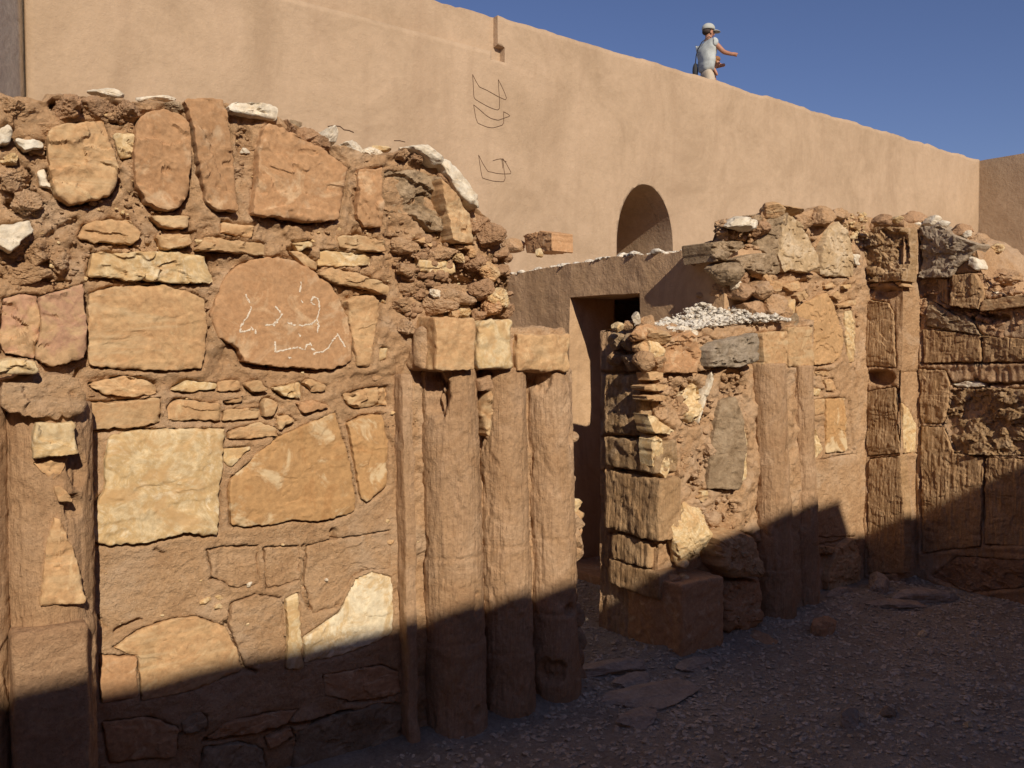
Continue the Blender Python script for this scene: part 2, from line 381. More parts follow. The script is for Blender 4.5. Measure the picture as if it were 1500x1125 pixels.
def block(name, x0, x1, y0, y1, z0, z1, m, parent, amp=.006, res=.01, bev=.012, stri=0, cragg=0, seed=0, lean=0):
    """hewn block, rounded edges, displaced"""
    B = Buf(); c = np.array([(x0 + x1) / 2, (y0 + y1) / 2, (z0 + z1) / 2]); h = np.array([(x1 - x0) / 2, (y1 - y0) / 2, (z1 - z0) / 2])
    for ax in range(3):
        for sg in (-1, 1):
            a, b = [k for k in range(3) if k != ax]
            na, nb = max(3, int(2 * h[a] / res) + 1), max(3, int(2 * h[b] / res) + 1)
            ga, gb = np.meshgrid(np.linspace(-1, 1, na), np.linspace(-1, 1, nb), indexing='ij')
            p = np.zeros((na * nb, 3)); p[:, a] = ga.ravel() * h[a]; p[:, b] = gb.ravel() * h[b]; p[:, ax] = sg * h[ax]
            hh = np.maximum(h - bev, .001); q = np.clip(p, -hh, hh); d = p - q; ln = np.linalg.norm(d, axis=1)[:, None] + 1e-9
            p = q + d / ln * np.minimum(ln, bev) + c
            e = p.copy()
            for k in range(3): e[:, k] += amp * (fbm(p, 6, 4, seed + k * 7) + .5 * fbm(p, 26, 4, seed + 3 + k * 7))
            if stri:
                s_ = stri * fbm(p * np.array([1, 1, .1]), 80, 3, seed + 40); e[:, 0] -= s_; e[:, 1] -= s_
            if cragg:
                c1, c2, cid = cell(p * np.array([1, 1, .8]), 14, seed + 60); e += (cid - .5)[:, None] * cragg * np.array([-1, -1, .3])
            e[:, 0] += lean * (p[:, 2] - z0)
            fl = ((ax == 1) ^ (sg < 0))
            B.add(e, gridf(na, nb, fl))
    v, f = B.out(); return link(name, v, f, M[m] if isinstance(m, str) else m, parent)
def column(name, pxt, pxb, y, r, yt, yb, joints, parent, m='col', dents=(), seed=0, y_b=None, taper=1.0):
    pl = front(y); t = W(pxt, yt, pl); plb = front(y if y_b is None else y_b); b = W(pxb, yb, plb)
    b = b + (t - b) * 0; zt, zb = t[2], min(b[2], 0.35) if yb > 900 else b[2]
    if yb > 900: zb = -.05
    nth = 120; nz = int((zt - zb) / .009); th = np.linspace(0, 2 * math.pi, nth + 1); z = np.linspace(zb, zt, nz)
    T, Z = np.meshgrid(th, z, indexing='ij'); T = T.ravel(); Z = Z.ravel(); s = (Z - b[2]) / (t[2] - b[2])
    cx = b[0] + (t[0] - b[0]) * s; cy = b[1] + (t[1] - b[1]) * s; rr = r * (1 + (taper - 1) * (1 - s))
    dirx, diry = np.cos(T), np.sin(T); p = np.stack([cx + rr * dirx, cy + rr * diry, Z], 1); loc = np.stack([dirx * r, diry * r, Z], 1)
    w = .004 * fbm(p, 5, 4, seed) + .003 * fbm(p, 30, 4, seed + 2) + .0035 * fbm(loc * np.array([1, 1, .11]), 80, 4, seed + 5) + .003 * fbm(p, 60, 3, seed + 6)
    pv = p * np.array([1, 1, .45]); w -= .006 * sstep(.12, .15, fbm(pv, 6, 4, seed + 30)) + .004 * sstep(.18, .21, fbm(pv, 13, 4, seed + 31)); w -= .012 * np.clip(fbm(p, 7, 3, seed + 20) - .35, 0, 1)
    for jp in joints:
        zj = W((pxt + pxb) / 2, jp, front(y - r))[2] + .004 * fbm(p, 12, 2, seed + 4)
        w -= .006 * np.exp(-((Z - zj) / .005) ** 2); w += .004 * np.where(Z < zj, 1, 0)
    for (dx, dy, rx, ry, dp) in dents:
        q = W(dx, dy, front(y - r * .7)); sc = 1250 / 3.5
        dd = np.sqrt(((p[:, 0] - q[0]) / (rx / sc)) ** 2 + ((p[:, 1] - q[1]) / (max(rx, 30) / sc)) ** 2 + ((Z - q[2]) / (ry / sc)) ** 2) + .45 * fbm(p, 20, 3, seed + 8)
        w -= dp * (1 - sstep(.75, 1.05, dd)) * (1 + .4 * fbm(p, 40, 2, seed + 9))
    top = sstep(zt - .012, zt, Z); w -= .004 * top ** 2
    q = p + np.stack([dirx * w, diry * w, 0 * w], 1)
    f = gridf(nth + 1, nz).tolist(); n0 = len(q); capv = np.array([[t[0], t[1], zt]])
    idx = [i * nz + nz - 1 for i in range(nth)]; f.append(idx)
    return link(name, q, f, M[m], parent)

# ================================================================== GROUND
gb = Buf(); gxs = np.concatenate([[-600, -60, -8], np.linspace(-2, 9, 160), [25, 60, 600]]); gys = np.concatenate([[-600, -60, -8], np.linspace(-1, 8, 140), [25, 60, 600]])
gx, gy = np.meshgrid(gxs, gys, indexing='ij'); p = np.stack([gx.ravel(), gy.ravel(), 0 * gx.ravel()], 1)
inn = sstep(-3, -1, p[:, 0]) * sstep(12, 9, p[:, 0]) * sstep(-3, -1, p[:, 1]) * sstep(12, 8, p[:, 1])
p[:, 2] = inn * (.02 * fbm(p, 1.5, 4, 5) + .006 * fbm(p, 12, 3, 6))
# earth banked up against the foot of the walls
p[:, 2] += .06 * np.exp(-np.abs(p[:, 1] - 3.1) / .14) * (p[:, 0] < 2.7) + .05 * np.exp(-np.abs(p[:, 1] - 3.2) / .16) * (p[:, 0] > 3.1) * (p[:, 0] < 6)
GZ = p[:, 2].reshape(len(gxs), len(gys)).copy()
def ground_z(x, y):
    i = int(np.clip(np.searchsorted(gxs, x) - 1, 0, len(gxs) - 2)); j = int(np.clip(np.searchsorted(gys, y) - 1, 0, len(gys) - 2))
    a = (x - gxs[i]) / (gxs[i + 1] - gxs[i]); b = (y - gys[j]) / (gys[j + 1] - gys[j])
    return (GZ[i, j] * (1 - a) + GZ[i + 1, j] * a) * (1 - b) + (GZ[i, j + 1] * (1 - a) + GZ[i + 1, j + 1] * a) * b
g = link('ground', p, gridf(len(gxs), len(gys)), M['ground']); tag(g, kind='structure')

# gravel: uncountable, one object
rs = np.random.RandomState(3); B = Buf(); v0, f0 = ico(1)
def add_pebbles(B, n, xr, yr, smin, smax, zf, rs, flat=.55, pw=2.5, keep=None):
    v0, f0 = ico(1)
    for i in range(n):
        x, y = rs.uniform(*xr), rs.uniform(*yr)
        if keep and not keep(x, y): continue
        s = smin + (smax - smin) * rs.rand() ** pw
        v = v0 * (1 + rs.uniform(-.3, .3, (len(v0), 1))) * s * np.array([1, rs.uniform(.5, 1), rs.uniform(.25, flat)])
        a = rs.uniform(0, 6.28); c, sn = math.cos(a), math.sin(a); v = np.stack([v[:, 0] * c - v[:, 1] * sn, v[:, 0] * sn + v[:, 1] * c, v[:, 2] + v[:, 0] * rs.uniform(-.3, .3)], 1)
        B.add(v + np.array([x, y, zf(x, y) + s * .15]), f0)
def gkeep(x, y):
    d = .581 * x + .814 * y
    if x < 2.55: return y < 2.98 and d > 2.4
    return y < 3.25 or (2.6 < x < 3.3) or (x < 3.9 and 3.8 < y < 5)
add_pebbles(B, 42000, (1.2, 6.0), (.6, 5.0), .003, .020, ground_z, rs, keep=gkeep)
v, f = B.out(); g = link('gravel', v, f, M['gravel'], smooth=False); tag(g, kind='stuff')
g['label'] = 'grey limestone gravel strewn over the shaded courtyard floor'; g['category'] = 'gravel'

# ================================================================== NEAR (LEFT) RUINED WALL
YN = 3.10; PN = front(YN)
near = thing('ruined_wall', 'sunlit ruined wall of big tan slabs with three half columns, left of the doorway', 'wall', (1.2, YN, 0))
NS = [  # (kind, outline in photo pixels, options)
 ('T', [(68,192),(80,183),(153,173),(160,201),(176,249),(173,271),(160,288),(103,301),(89,291),(80,284),(72,239)], dict(prot=.045, tilt=(-.05,.0), rough=.009)),
 ('C', [(165,196),(197,195),(197,228),(178,233),(170,215)], dict(prot=.008, rough=.008)),
 ('B', [(200,180),(215,164),(240,158),(268,166),(279,180),(282,230),(277,285),(262,305),(240,308),(215,296),(200,270),(197,220)], dict(prot=.035, rough=.008)),
 ('B', [(272,145),(328,143),(338,190),(345,240),(350,310),(318,308),(302,296),(290,230),(284,190)], dict(prot=.05, tilt=(-.06,0))),
 ('B', [(391,180),(409,185),(478,217),(513,245),(507,292),(499,320),(467,325),(417,321),(370,313),(379,255),(379,215)], dict(prot=.05, tilt=(-.05,.03), rough=.005)),
 ('B', [(527,247),(563,244),(563,333),(537,332),(525,319)], dict(prot=.035)),
 ('G', [(565,249),(606,249),(641,260),(643,340),(630,340),(600,313),(566,308)], dict(prot=.0, rough=.02, tilt=(.2,0))),
 ('T', [(643,260),(667,281),(694,313),(699,356),(661,355),(654,313),(646,287)], dict(prot=.07, tilt=(-.25,0), rough=.008)),
 ('W', [(11,180),(21,188),(16,209),(0,214),(-8,196)], dict(prot=.05)),
 ('W', [(21,200),(65,207),(67,215),(35,222)], dict(prot=.05, tilt=(0,-.3))),
 ('W', [(56,249),(67,245),(73,265),(75,277),(57,273)], dict(prot=.02)),
 ('W', [(-6,330),(44,321),(52,337),(29,356),(16,372),(-6,360)], dict(prot=.06, rough=.012)),
 ('T', [(115,348),(125,327),(160,320),(192,321),(209,340),(197,360),(171,356),(141,357)], dict(prot=.025, rough=.008)),
 ('T', [(220,315),(280,315),(276,335),(235,333)], dict(prot=.03)),
 ('T', [(228,345),(281,340),(282,362),(240,365)], dict(prot=.035)),
 ('T', [(325,324),(376,329),(370,349),(323,342)], dict(prot=.03)),
 ('T', [(300,345),(390,357),(389,375),(340,370),(288,366)], dict(prot=.045)),
 ('C', [(135,367),(170,370),(255,367),(300,373),(316,412),(270,416),(200,410),(130,405)], dict(prot=.045, rough=.008)),
 ('T', [(495,347),(526,343),(566,352),(569,369),(537,368),(500,362)], dict(prot=.03)),
 ('C', [(468,368),(490,366),(545,374),(546,388),(510,390),(468,389)], dict(prot=.025)),
 ('T', [(467,401),(483,391),(534,401),(571,417),(571,431),(483,411)], dict(prot=.05)),
 ('T', [(422,367),(440,366),(468,384),(466,396),(448,390)], dict(prot=.03)),
 ('C', [(613,377),(665,385),(670,401),(617,399)], dict(prot=.03)),
 ('C', [(427,355),(455,352),(460,362),(440,368)], dict(prot=.03)),
 ('T', [(610,352),(626,347),(636,356),(633,362)], dict(prot=.035)),
 ('T', [(668,357),(697,360),(694,367),(668,365)], dict(prot=.04)),
 ('P', [(56,435),(124,414),(128,467),(127,525),(96,535),(72,537),(51,526),(60,478)], dict(prot=.055, tilt=(.02,.0), rough=.007)),
 ('P', [(2,438),(27,430),(56,432),(60,478),(51,526),(24,522),(3,520)], dict(prot=.03, rough=.012)),
 ('T', [(131,430),(165,419),(203,417),(240,417),(280,427),(301,438),(304,483),(297,539),(277,542),(160,541),(131,534),(128,483)], dict(prot=.025, rough=.003)),
 ('T', [(509,441),(521,433),(542,431),(558,439),(558,467),(553,491),(545,515),(544,537),(523,535),(519,510),(514,470)], dict(prot=.035, rough=.004)),
 ('C', [(556,510),(569,509),(568,526),(554,530)], dict(prot=.015)),
 ('T', [(128,563),(181,551),(231,561),(232,579),(187,581),(149,577)], dict(prot=.012, rough=.01)),
 ('C', [(251,571),(275,557),(317,561),(317,571),(283,574)], dict(prot=.015)),
 ('T', [(320,558),(352,557),(357,571),(320,573)], dict(prot=.015)),
 ('T', [(359,563),(379,555),(395,571),(373,577)], dict(prot=.03)),
 ('T', [(128,591),(235,583),(237,619),(200,626),(127,631)], dict(prot=.025, rough=.0025, ledge=0)),
 ('T', [(245,598),(256,585),(324,591),(325,617),(247,617)], dict(prot=.022)),
 ('T', [(328,601),(381,597),(381,613),(328,617)], dict(prot=.02)),
 ('T', [(329,587),(357,581),(356,589),(331,593)], dict(prot=.02)),
 ('T', [(385,587),(395,583),(410,590),(401,609),(387,610)], dict(prot=.025)),
 ('C', [(401,569),(443,559),(443,585),(419,582)], dict(prot=.03, rough=.01)),
 ('T', [(445,561),(454,553),(481,563),(479,573),(459,575)], dict(prot=.03, rough=.01)),
 ('B', [(433,590),(457,587),(482,593),(481,598),(446,606)], dict(prot=.03)),
 ('T', [(406,609),(425,608),(435,617),(411,631)], dict(prot=.03)),
 ('T', [(335,632),(380,619),(407,627),(409,640),(335,645)], dict(prot=.015)),
 ('T', [(502,577),(535,570),(571,566),(571,595),(523,599),(510,592)], dict(prot=.012, rough=.012)),
 ('C', [(160,640),(197,629),(331,628),(329,667),(324,707),(320,784),(299,785),(280,781),(240,789),(216,797),(160,799),(136,795),(135,752),(147,725),(155,717),(155,667)], dict(prot=.03, rough=.0028)),
 ('O', [(340,700),(407,640),(492,603),(501,634),(511,667),(524,733),(519,749),(479,764),(428,761),(385,771),(340,771),(335,717)], dict(prot=.02, rough=.0028)),
 ('O', [(509,619),(535,608),(561,608),(569,648),(567,712),(540,737),(529,731),(521,680)], dict(prot=.022, rough=.003)),
 ('C', [(329,659),(369,655),(340,685),(330,678)], dict(prot=.012)),
 ('B', [(303,806),(340,800),(380,800),(381,855),(345,862),(312,846)], dict(prot=.001, rough=.004, m='mortar')),
 ('B', [(386,802),(440,800),(442,850),(392,862)], dict(prot=.001, rough=.004, m='mortar')),
 ('B', [(450,800),(490,790),(574,778),(573,833),(545,834),(520,846),(497,888),(460,900),(448,860)], dict(prot=.001, rough=.004, m='mortar')),
 ('T', [(165,950),(203,924),(240,910),(288,903),(331,918),(349,953),(355,984),(293,1009),(208,1028),(203,964)], dict(prot=.006, rough=.003)),
 ('B', [(145,960),(201,962),(203,1022),(149,1033)], dict(prot=.004, rough=.002)),
 ('B', [(340,884),(375,872),(415,876),(419,948),(412,966),(360,979),(350,950),(335,915)], dict(prot=.004, rough=.003, m='mortar')),
 ('C', [(419,878),(438,868),(443,932),(445,980),(419,980),(422,932)], dict(prot=.012, rough=.002, ledge=0)),
 ('Y', [(523,849),(547,838),(573,846),(577,878),(577,926),(553,940),(499,961),(447,972),(446,934),(470,918),(499,897)], dict(prot=.008, rough=.004)),
 ('G', [(268,1062),(296,1045),(305,1052),(304,1066),(272,1076)], dict(prot=.03)),
 ('B', [(305,1085),(330,1062),(400,1045),(440,1040),(420,1062),(370,1075)], dict(prot=.015)),
 ('B', [(390,1082),(430,1066),(434,1080),(396,1098)], dict(prot=.02)),
 ('G', [(436,1072),(500,1048),(560,1030),(592,1030),(592,1130),(430,1130)], dict(prot=.02)),
 ('G', [(300,1098),(350,1088),(388,1100),(392,1150),(290,1150)], dict(prot=.02)),
 ('B', [(150,1060),(220,1052),(262,1068),(258,1110),(160,1120)], dict(prot=.015)),
 ('B', [(475,990),(560,975),(585,985),(584,1015),(520,1030),(480,1020)], dict(prot=.01)),
]
DOME = [(333,403),(350,388),(377,378),(411,375),(435,382),(478,406),(494,430),(510,465),(517,499),(515,529),(491,541),(467,541),(419,539),(382,535),(357,531),(350,510),(320,494),(308,460),(315,441)]
CR = [([(168,926),(190,914),(205,910)],.008,.03), ([(308,848),(335,848),(338,857)],.007,.025), ([(330,912),(345,945),(354,978),(375,984)],.006,.03),
      ([(445,798),(447,840),(443,868),(450,884),(456,892)],.007,.03), ([(487,778),(490,800)],.014,.04), ([(390,864),(412,858),(432,850)],.005,.02),
      ([(144,904),(152,914),(154,920)],.006,.02), ([(300,1086),(360,1074),(420,1062),(470,1055),(512,1042)],.008,.04), ([(540,1008),(585,1000)],.006,.03),
      ([(300,1068),(240,1078)],.006,.02), ([(505,1030),(560,1024),(580,1000)],.006,.02), ([(566,628),(570,640),(577,655)],.005,.02), ([(228,806),(238,812)],.005,.02),
      ([(10,350),(60,352),(115,320)],.008,.02),([(0,405),(60,408),(100,412)],.008,.03),([(120,645),(135,720)],.004,.01),
      ([(270,640),(275,642)],.01,.02)]
HO = [(88,156,18,8,.06),(172,176,14,7,.05),(104,684,10,14,.06),(92,752,9,12,.06),(70,768,6,6,.05),(86,600,10,5,.03),(82,567,5,9,.05),(30,585,14,6,.04),(112,548,5,8,.03),
      (55,808,6,8,.03),(640,392,14,6,.04),(668,412,22,9,.07),(610,425,8,8,.04),(728,415,14,18,.08),(702,437,12,8,.05),(560,430,10,14,.05),(430,325,30,7,.03),(355,205,12,20,.03),(0,580,14,10,.05),(50,290,14,14,.03),
      (20,300,12,10,.04),(38,260,10,16,.05)]
allp = [s[1] for s in NS] + [DOME]
zlow = PN.uv([(400, 760)])[0, 1]
def near_extra(uv, p3):
    # smooth below, lumpy at the eroded top and at the broken right shoulder
    a = sstep(zlow, zlow + .9, uv[:, 1]) ; a = np.maximum(a, sstep(1.55, 1.75, uv[:, 0]) * .9)
    f1, f2, cid = cell(p3, 22, 5)
    w = a * .030 * (fbm(p3, 7, 4, 61)) + a * .012 * (.45 - f1) + .004 * fbm(p3, 25, 3, 62)
    w += .018 * a * np.clip(fbm(p3, 3, 3, 63), -.4, .5) + a * .006 * fbm(p3, 45, 3, 64) - a * .012 * sstep(.12, .2, fbm(p3, 8, 4, 65))
    bot = 1 - sstep(.18, .45, uv[:, 1]); w += bot * .025 * fbm(p3, 9, 4, 66)
    return w
ftop = top_from_px([(-400,150),(0,146),(40,141),(70,152),(78,142),(100,139),(150,142),(200,150),(265,150),(275,150),(330,148),(338,162),(405,170),(440,190),(480,212),(500,214),(545,226),(575,228),(600,218),(640,236),(660,256),(690,300),(715,322),(728,350),(735,374),(741,395),(744,440),(746,478),(765,486),(838,490)], PN, jag=.012, back=.05, y0=YN)
us = np.concatenate([np.arange(-1.6, .16, .03), np.arange(.16, 2.5, .0058)])
def amp_near(p): return .004 + .012 * sstep(1.1, 2.0, p[:, 2]) + .01 * sstep(.1, .3, p[:, 1] - YN)
B = mass(-1.6, 2.50, YN, YN + .62, ftop, -.1, .0058, amp_near, {'front': face_features(PN, allp, CR, HO, near_extra, low=1.05)}, us=us)
v, f = B.out(); link('mortar_core', v, f, M['mortar'], near)
for kind, poly, opt in NS:
    opt = dict(opt); m = opt.pop('m', kind)
    stone('stone_slab' if abs(np.ptp([q[0] for q in poly])) > 60 else 'stone', PN, poly, m, parent=near, **opt)
dome = stone('round_topped_slab', PN, DOME, 'B', prot=.03, rough=.003, parent=near, label='round topped brown slab with white painted Arabic scrawl', ledge=.3)
# scrawled white writing on the round slab
def ribbon(B, pts, pl, w, wid, rs, flake=True):
    P = pl.uv(pts, w); out = []
    for a, b in zip(P[:-1], P[1:]):
        L = np.linalg.norm(b - a); n = max(1, int(L / .004)); d = (b - a) / max(L, 1e-6); nn = np.array([-d[1], d[0]])
        for i in range(n):
            if flake and rs.rand() < .42: continue
            c = a + (b - a) * (i + .5) / n + nn * rs.normal() * wid * .25; h = .0034; ww = wid * rs.uniform(.25, .75); k = rs.uniform(-.5, .5)
            q = np.array([c - d * h - nn * ww, c + d * h - nn * ww * (1 + k * .3), c + d * h + nn * ww, c - d * h + nn * ww * (1 - k * .3)])
            B.add(pl.xyz(q, w), np.array([[0, 1, 2, 3]]))
g = lambda L: [(350 + x * .26667, 350 + y * .26667) for x, y in L]
B = Buf(); rs = np.random.RandomState(5)
for st in [[(35,300),(60,335),(75,375),(60,405),(50,430),(30,460),(12,480),(15,512),(45,505),(70,498),(75,485),(82,500),(95,490),(95,520)],
           [(345,235),(340,290)], [(205,370),(235,410),(215,450),(185,470),(150,475)],
           [(270,458),(310,472),(360,475),(405,462),(435,440),(447,380),(440,330),(410,315),(400,345),(430,372)], [(432,440),(440,475),(435,512)],
           [(205,565),(203,620),(260,608),(325,597),(365,605),(375,580),(400,575),(405,600),(420,612)],
           [(415,628),(470,618),(495,600),(515,565),(540,535)], [(545,520),(565,560),(590,597)], [(280,648),(290,655)], [(300,648),(306,655)], [(336,528),(342,536)], [(352,340),(358,350)], [(190,480),(215,455)]]:
    ribbon(B, g(st), PN, .0375, .0042, rs)
    ribbon(B, [(a_ + rs.normal() * .8, b_ + rs.normal() * .8) for a_, b_ in g(st)], PN, .0375, .0030, rs)
v, f = B.out()
wr = link('painted_writing', v, f, M['chalk'], near); wr.parent = dome; 
# ribbons follow the slab surface by a small real lift
sm = wr.modifiers.new('w', 'SHRINKWRAP'); sm.target = dome; sm.wrap_method = 'PROJECT'; sm.use_project_y = True; sm.use_negative_direction = True; sm.use_positive_direction = True; sm.offset = .0012; sm.use_project_x = False; sm.use_project_z = False

# pilasters and half columns
Xp = W(593, 700, front(3.0))[0] + .033
pil = block('pilaster_strip', Xp, Xp + .05, 3.03, 3.25, -.05, W(600, 548, front(3.0))[2], 'col', near, amp=.010, stri=.004, seed=4, bev=.010, lean=-.018)
column('half_column', 657, 668, 3.09, .128, 538, 1090, [823, 950], near, seed=1, dents=[(630, 576, 26, 40, .07), (625, 800, 10, 6, .01), (690, 1040, 8, 12, .02), (694, 880, 8, 24, .02), (660, 742, 12, 60, .008)])
column('half_column', 733, 748, 3.09, .110, 538, 1075, [805, 965], near, seed=2, dents=[(714, 562, 13, 18, .06), (714, 640, 10, 55, .025)])
column('half_column', 801, 815, 3.10, .112, 540, 1065, [793, 905], near, seed=3, dents=[(788, 556, 20, 24, .03), (828, 890, 12, 12, .03), (812, 985, 20, 24, .035), (832, 640, 8, 22, .02)])
column('half_column', 70, 76, 3.00, .125, 590, 1125, [922], near, seed=5, dents=[(110, 690, 10, 24, .03), (105, 740, 12, 16, .03)])
column('half_column', -58, -52, 3.0, .125, 560, 1125, [900], near, seed=6)
stone('wedge_stone', front(2.86), [(51,616),(85,620),(109,619),(117,664),(107,668),(48,675)], 'C', prot=.02, depth=.1, parent=near, rough=.008)
stone('wedge_stone', front(2.86), [(48,678),(101,671),(95,690),(80,706),(62,695)], 'T', prot=.012, depth=.1, parent=near, rough=.012)
stone('wedge_stone', front(2.87), [(77,712),(93,711),(109,736),(83,736)], 'T', prot=.012, depth=.1, parent=near)
stone('wedge_stone', front(2.87), [(77,757),(91,760),(112,813),(127,885),(88,888),(57,893),(64,827)], 'T', prot=.015, depth=.12, parent=near, rough=.004)
stone('capital_stone', front(2.86), [(0,556),(40,548),(78,542),(112,548),(122,556),(126,600),(108,614),(86,616),(50,614),(20,606),(2,596)], 'mortar', prot=.01, depth=.24, parent=near, rough=.009, jag=.008)
stone('capital_stone', front(2.86), [(-6,530),(20,524),(52,530),(58,546),(30,550),(-6,552)], 'C', prot=.05, depth=.15, parent=near, rough=.01)
bz = W(80, 920, front(2.84))[2]
block('column_base', W(18, 990, front(2.84))[0], W(132, 990, front(2.84))[0], 2.835, 3.15, -.05, bz, 'mortar2', near, amp=.008, seed=8, bev=.02)
# capital blocks over the columns
def cap_px(name, x0, x1, yt, yb, yf, yb_, m, seed, **k):
    pl = front(yf); a = W(x0, yt, pl); b = W(x1, yb, pl); return block(name, a[0], b[0], yf, yb_, b[2], a[2], m, near, seed=seed, **k)
block('capital_bed', 1.69, 2.46, 3.0, 3.4, W(700, 541, front(3.0))[2], W(700, 480, front(3.0))[2], 'mortar', near, amp=.02, seed=25, bev=.02)
cap_px('capital_block', 638, 697, 464, 541, 2.93, 3.36, 'T', 21, amp=.014, bev=.008, res=.007)
cap_px('capital_block', 704, 753, 468, 539, 2.95, 3.2, 'C', 22, amp=.02, bev=.018, res=.007)
cap_px('capital_block', 760, 838, 489, 543, 2.96, 3.25, 'T', 23, amp=.02, bev=.012, res=.007)
# broken shoulder: lumps of core masonry
for i, (x, y, s, m, pr) in enumerate([(640,372,20,'mortar',.03),(690,385,16,'mortar2',.05),(706,400,18,'T',.06),(660,432,26,'mortar',.04),(697,425,20,'mortar2',.08),(718,440,22,'C',.06),
        (640,445,22,'mortar',.03),(672,452,16,'C',.03),(706,452,20,'B',.08),(728,395,14,'mortar2',.02),(712,345,22,'mortar2',.02),(700,330,18,'mortar2',.0),(735,455,16,'mortar2',.04),(600,420,16,'mortar',.01),(590,395,18,'mortar',.02),
        (585,445,14,'mortar',.03),(590,480,16,'mortar',.02),(665,380,9,'C',.05),(684,372,9,'T',.05),(590,360,16,'mortar',.02),(628,430,9,'W',.06),(655,462,10,'T',.07),(690,465,12,'mortar2',.06)]):
    c = W(x, y, PN); r = s / 1250 * 3.3
    rock('core_stone', c + np.array([0, -pr + r * .35, 0]), (r * 1.25, r * .9, r * .75), m, 300 + i, k=5, rough=.2, parent=near, facets=9, rot=random.random() * 3)
# craggy lumps at the top left and along the crest
for i, (x, y, s, m, pr) in enumerate([(30,165,34,'mortar',.02),(8,160,26,'mortar',.03),(100,158,24,'mortar2',.05),(60,185,18,'mortar',.02),(45,215,16,'mortar',.02),(20,260,24,'mortar',.04),(40,300,22,'mortar',.03),(15,235,10,'C',.06),(150,160,26,'mortar2',.01),(185,165,22,'mortar2',.0),
        (200,158,16,'mortar',.0),(255,155,12,'G',.02),(345,185,16,'mortar',.0),(360,215,16,'mortar',.0),(358,222,7,'W',.03),(350,250,14,'mortar',.0),(425,190,18,'mortar2',.02),(450,203,20,'mortar2',.04),(465,212,16,'mortar2',.05),(590,228,14,'mortar',.03),(610,232,18,'mortar2',.03),(650,262,14,'mortar2',.05),(672,288,14,'mortar2',.05),
        (289,355,6,'C',.05),(30,355,20,'mortar',.03),(60,370,24,'mortar',.03),(90,385,20,'mortar',.02),(30,395,26,'mortar',.02),(360,915+0,5,'C',.01),(365,856,5,'W',.01),(303,880,8,'C',.006),(322,875,7,'C',.005),(320,888,8,'C',.006),(478,849,4,'W',.012),(330,605,3,'T',.01),(574,795,8,'T',.006)]):
    c = W(x, y, PN); r = s / 1250 * 2.8
    rock('core_stone', c + np.array([0, -pr * .6 + r * .62, 0]), (r * 1.25, r * .8, r * .75), m, 400 + i, k=5 if s > 9 else 3, rough=.22, parent=near, facets=13, rot=random.random() * 3, smooth=False)
# small clods and chips pressed into the mortar
def chips(name, pl, box, n, m, smin, smax, avoid, parent, seed, dens=None, emb=.25, yoff=0.0):
    rs = np.random.RandomState(seed); B = Buf(); P = np.stack([rs.uniform(box[0], box[2], n * 3), rs.uniform(box[1], box[3], n * 3)], 1)
    uv = pl.uv(P); ok = np.ones(len(P), bool)
    for a in avoid:
        A = pl.uv(a); ok &= poly_sd(uv, A) > .006
    if dens is not None: ok &= rs.rand(len(P)) < dens(P)
    idx = np.where(ok)[0][:n]
    for i in idx:
        s = smin + (smax - smin) * rs.rand() ** 3; vv, ff = rock_v((0, 0, 0), (s, s * .8, s * rs.uniform(.45, .9)), rs, 2, 9, .1, rot=rs.uniform(0, 6.3))
        B.add(vv + pl.xyz(uv[i:i + 1], -s * emb + yoff)[0], ff)
    v, f = B.out(); o = link(name, v, f, M[m], parent, smooth=False); tag(o, kind='stuff'); return o
crest = lambda P: np.clip((np.interp(P[:, 0], [0,80,270,400,500,600,640,690,730,745,836], [150,145,150,175,222,235,245,310,370,470,490]) < P[:, 1] - 6) * (.25 + 1.0 * (P[:, 1] < 480) + .5 * (P[:, 0] > 560)), 0, 1)
chips('mortar_clods', PN, (0, 150, 740, 640), 900, 'mortar', .003, .014, allp, near, 71, crest)
chips('stone_chips', PN, (0, 160, 740, 1000), 260, 'C', .003, .012, allp, near, 72, crest)
chips('stone_chips', PN, (590, 350, 745, 470), 260, 'mortar2', .006, .03, [], near, 73, None, yoff=.02)
# rubble on the broken edge beside the doorway
for i, (x, y, s, m) in enumerate([(840,738,13,'C'),(845,752,12,'T'),(842,774,13,'B'),(850,766,7,'C'),(840,788,20,'mortar'),(836,808,17,'mortar'),(834,757,22,'mortar'),(838,640,10,'mortar'),(835,780,16,'mortar'),(836,700,8,'mortar'),
        (848,900,10,'G'),(846,930,14,'G'),(845,960,14,'mortar2'),(848,990,14,'mortar2'),(846,1020,14,'mortar2'),(840,870,9,'mortar2')]):
    c = W(x, y, front(3.16)); r = s / 1250 * 3.9
    rock('edge_stone', c + np.array([-.01, 0, 0]), (r, r * 1.2, r * (.8 if y < 850 else 1.5)), m, 500 + i, k=3, parent=near, facets=10, rough=.1)

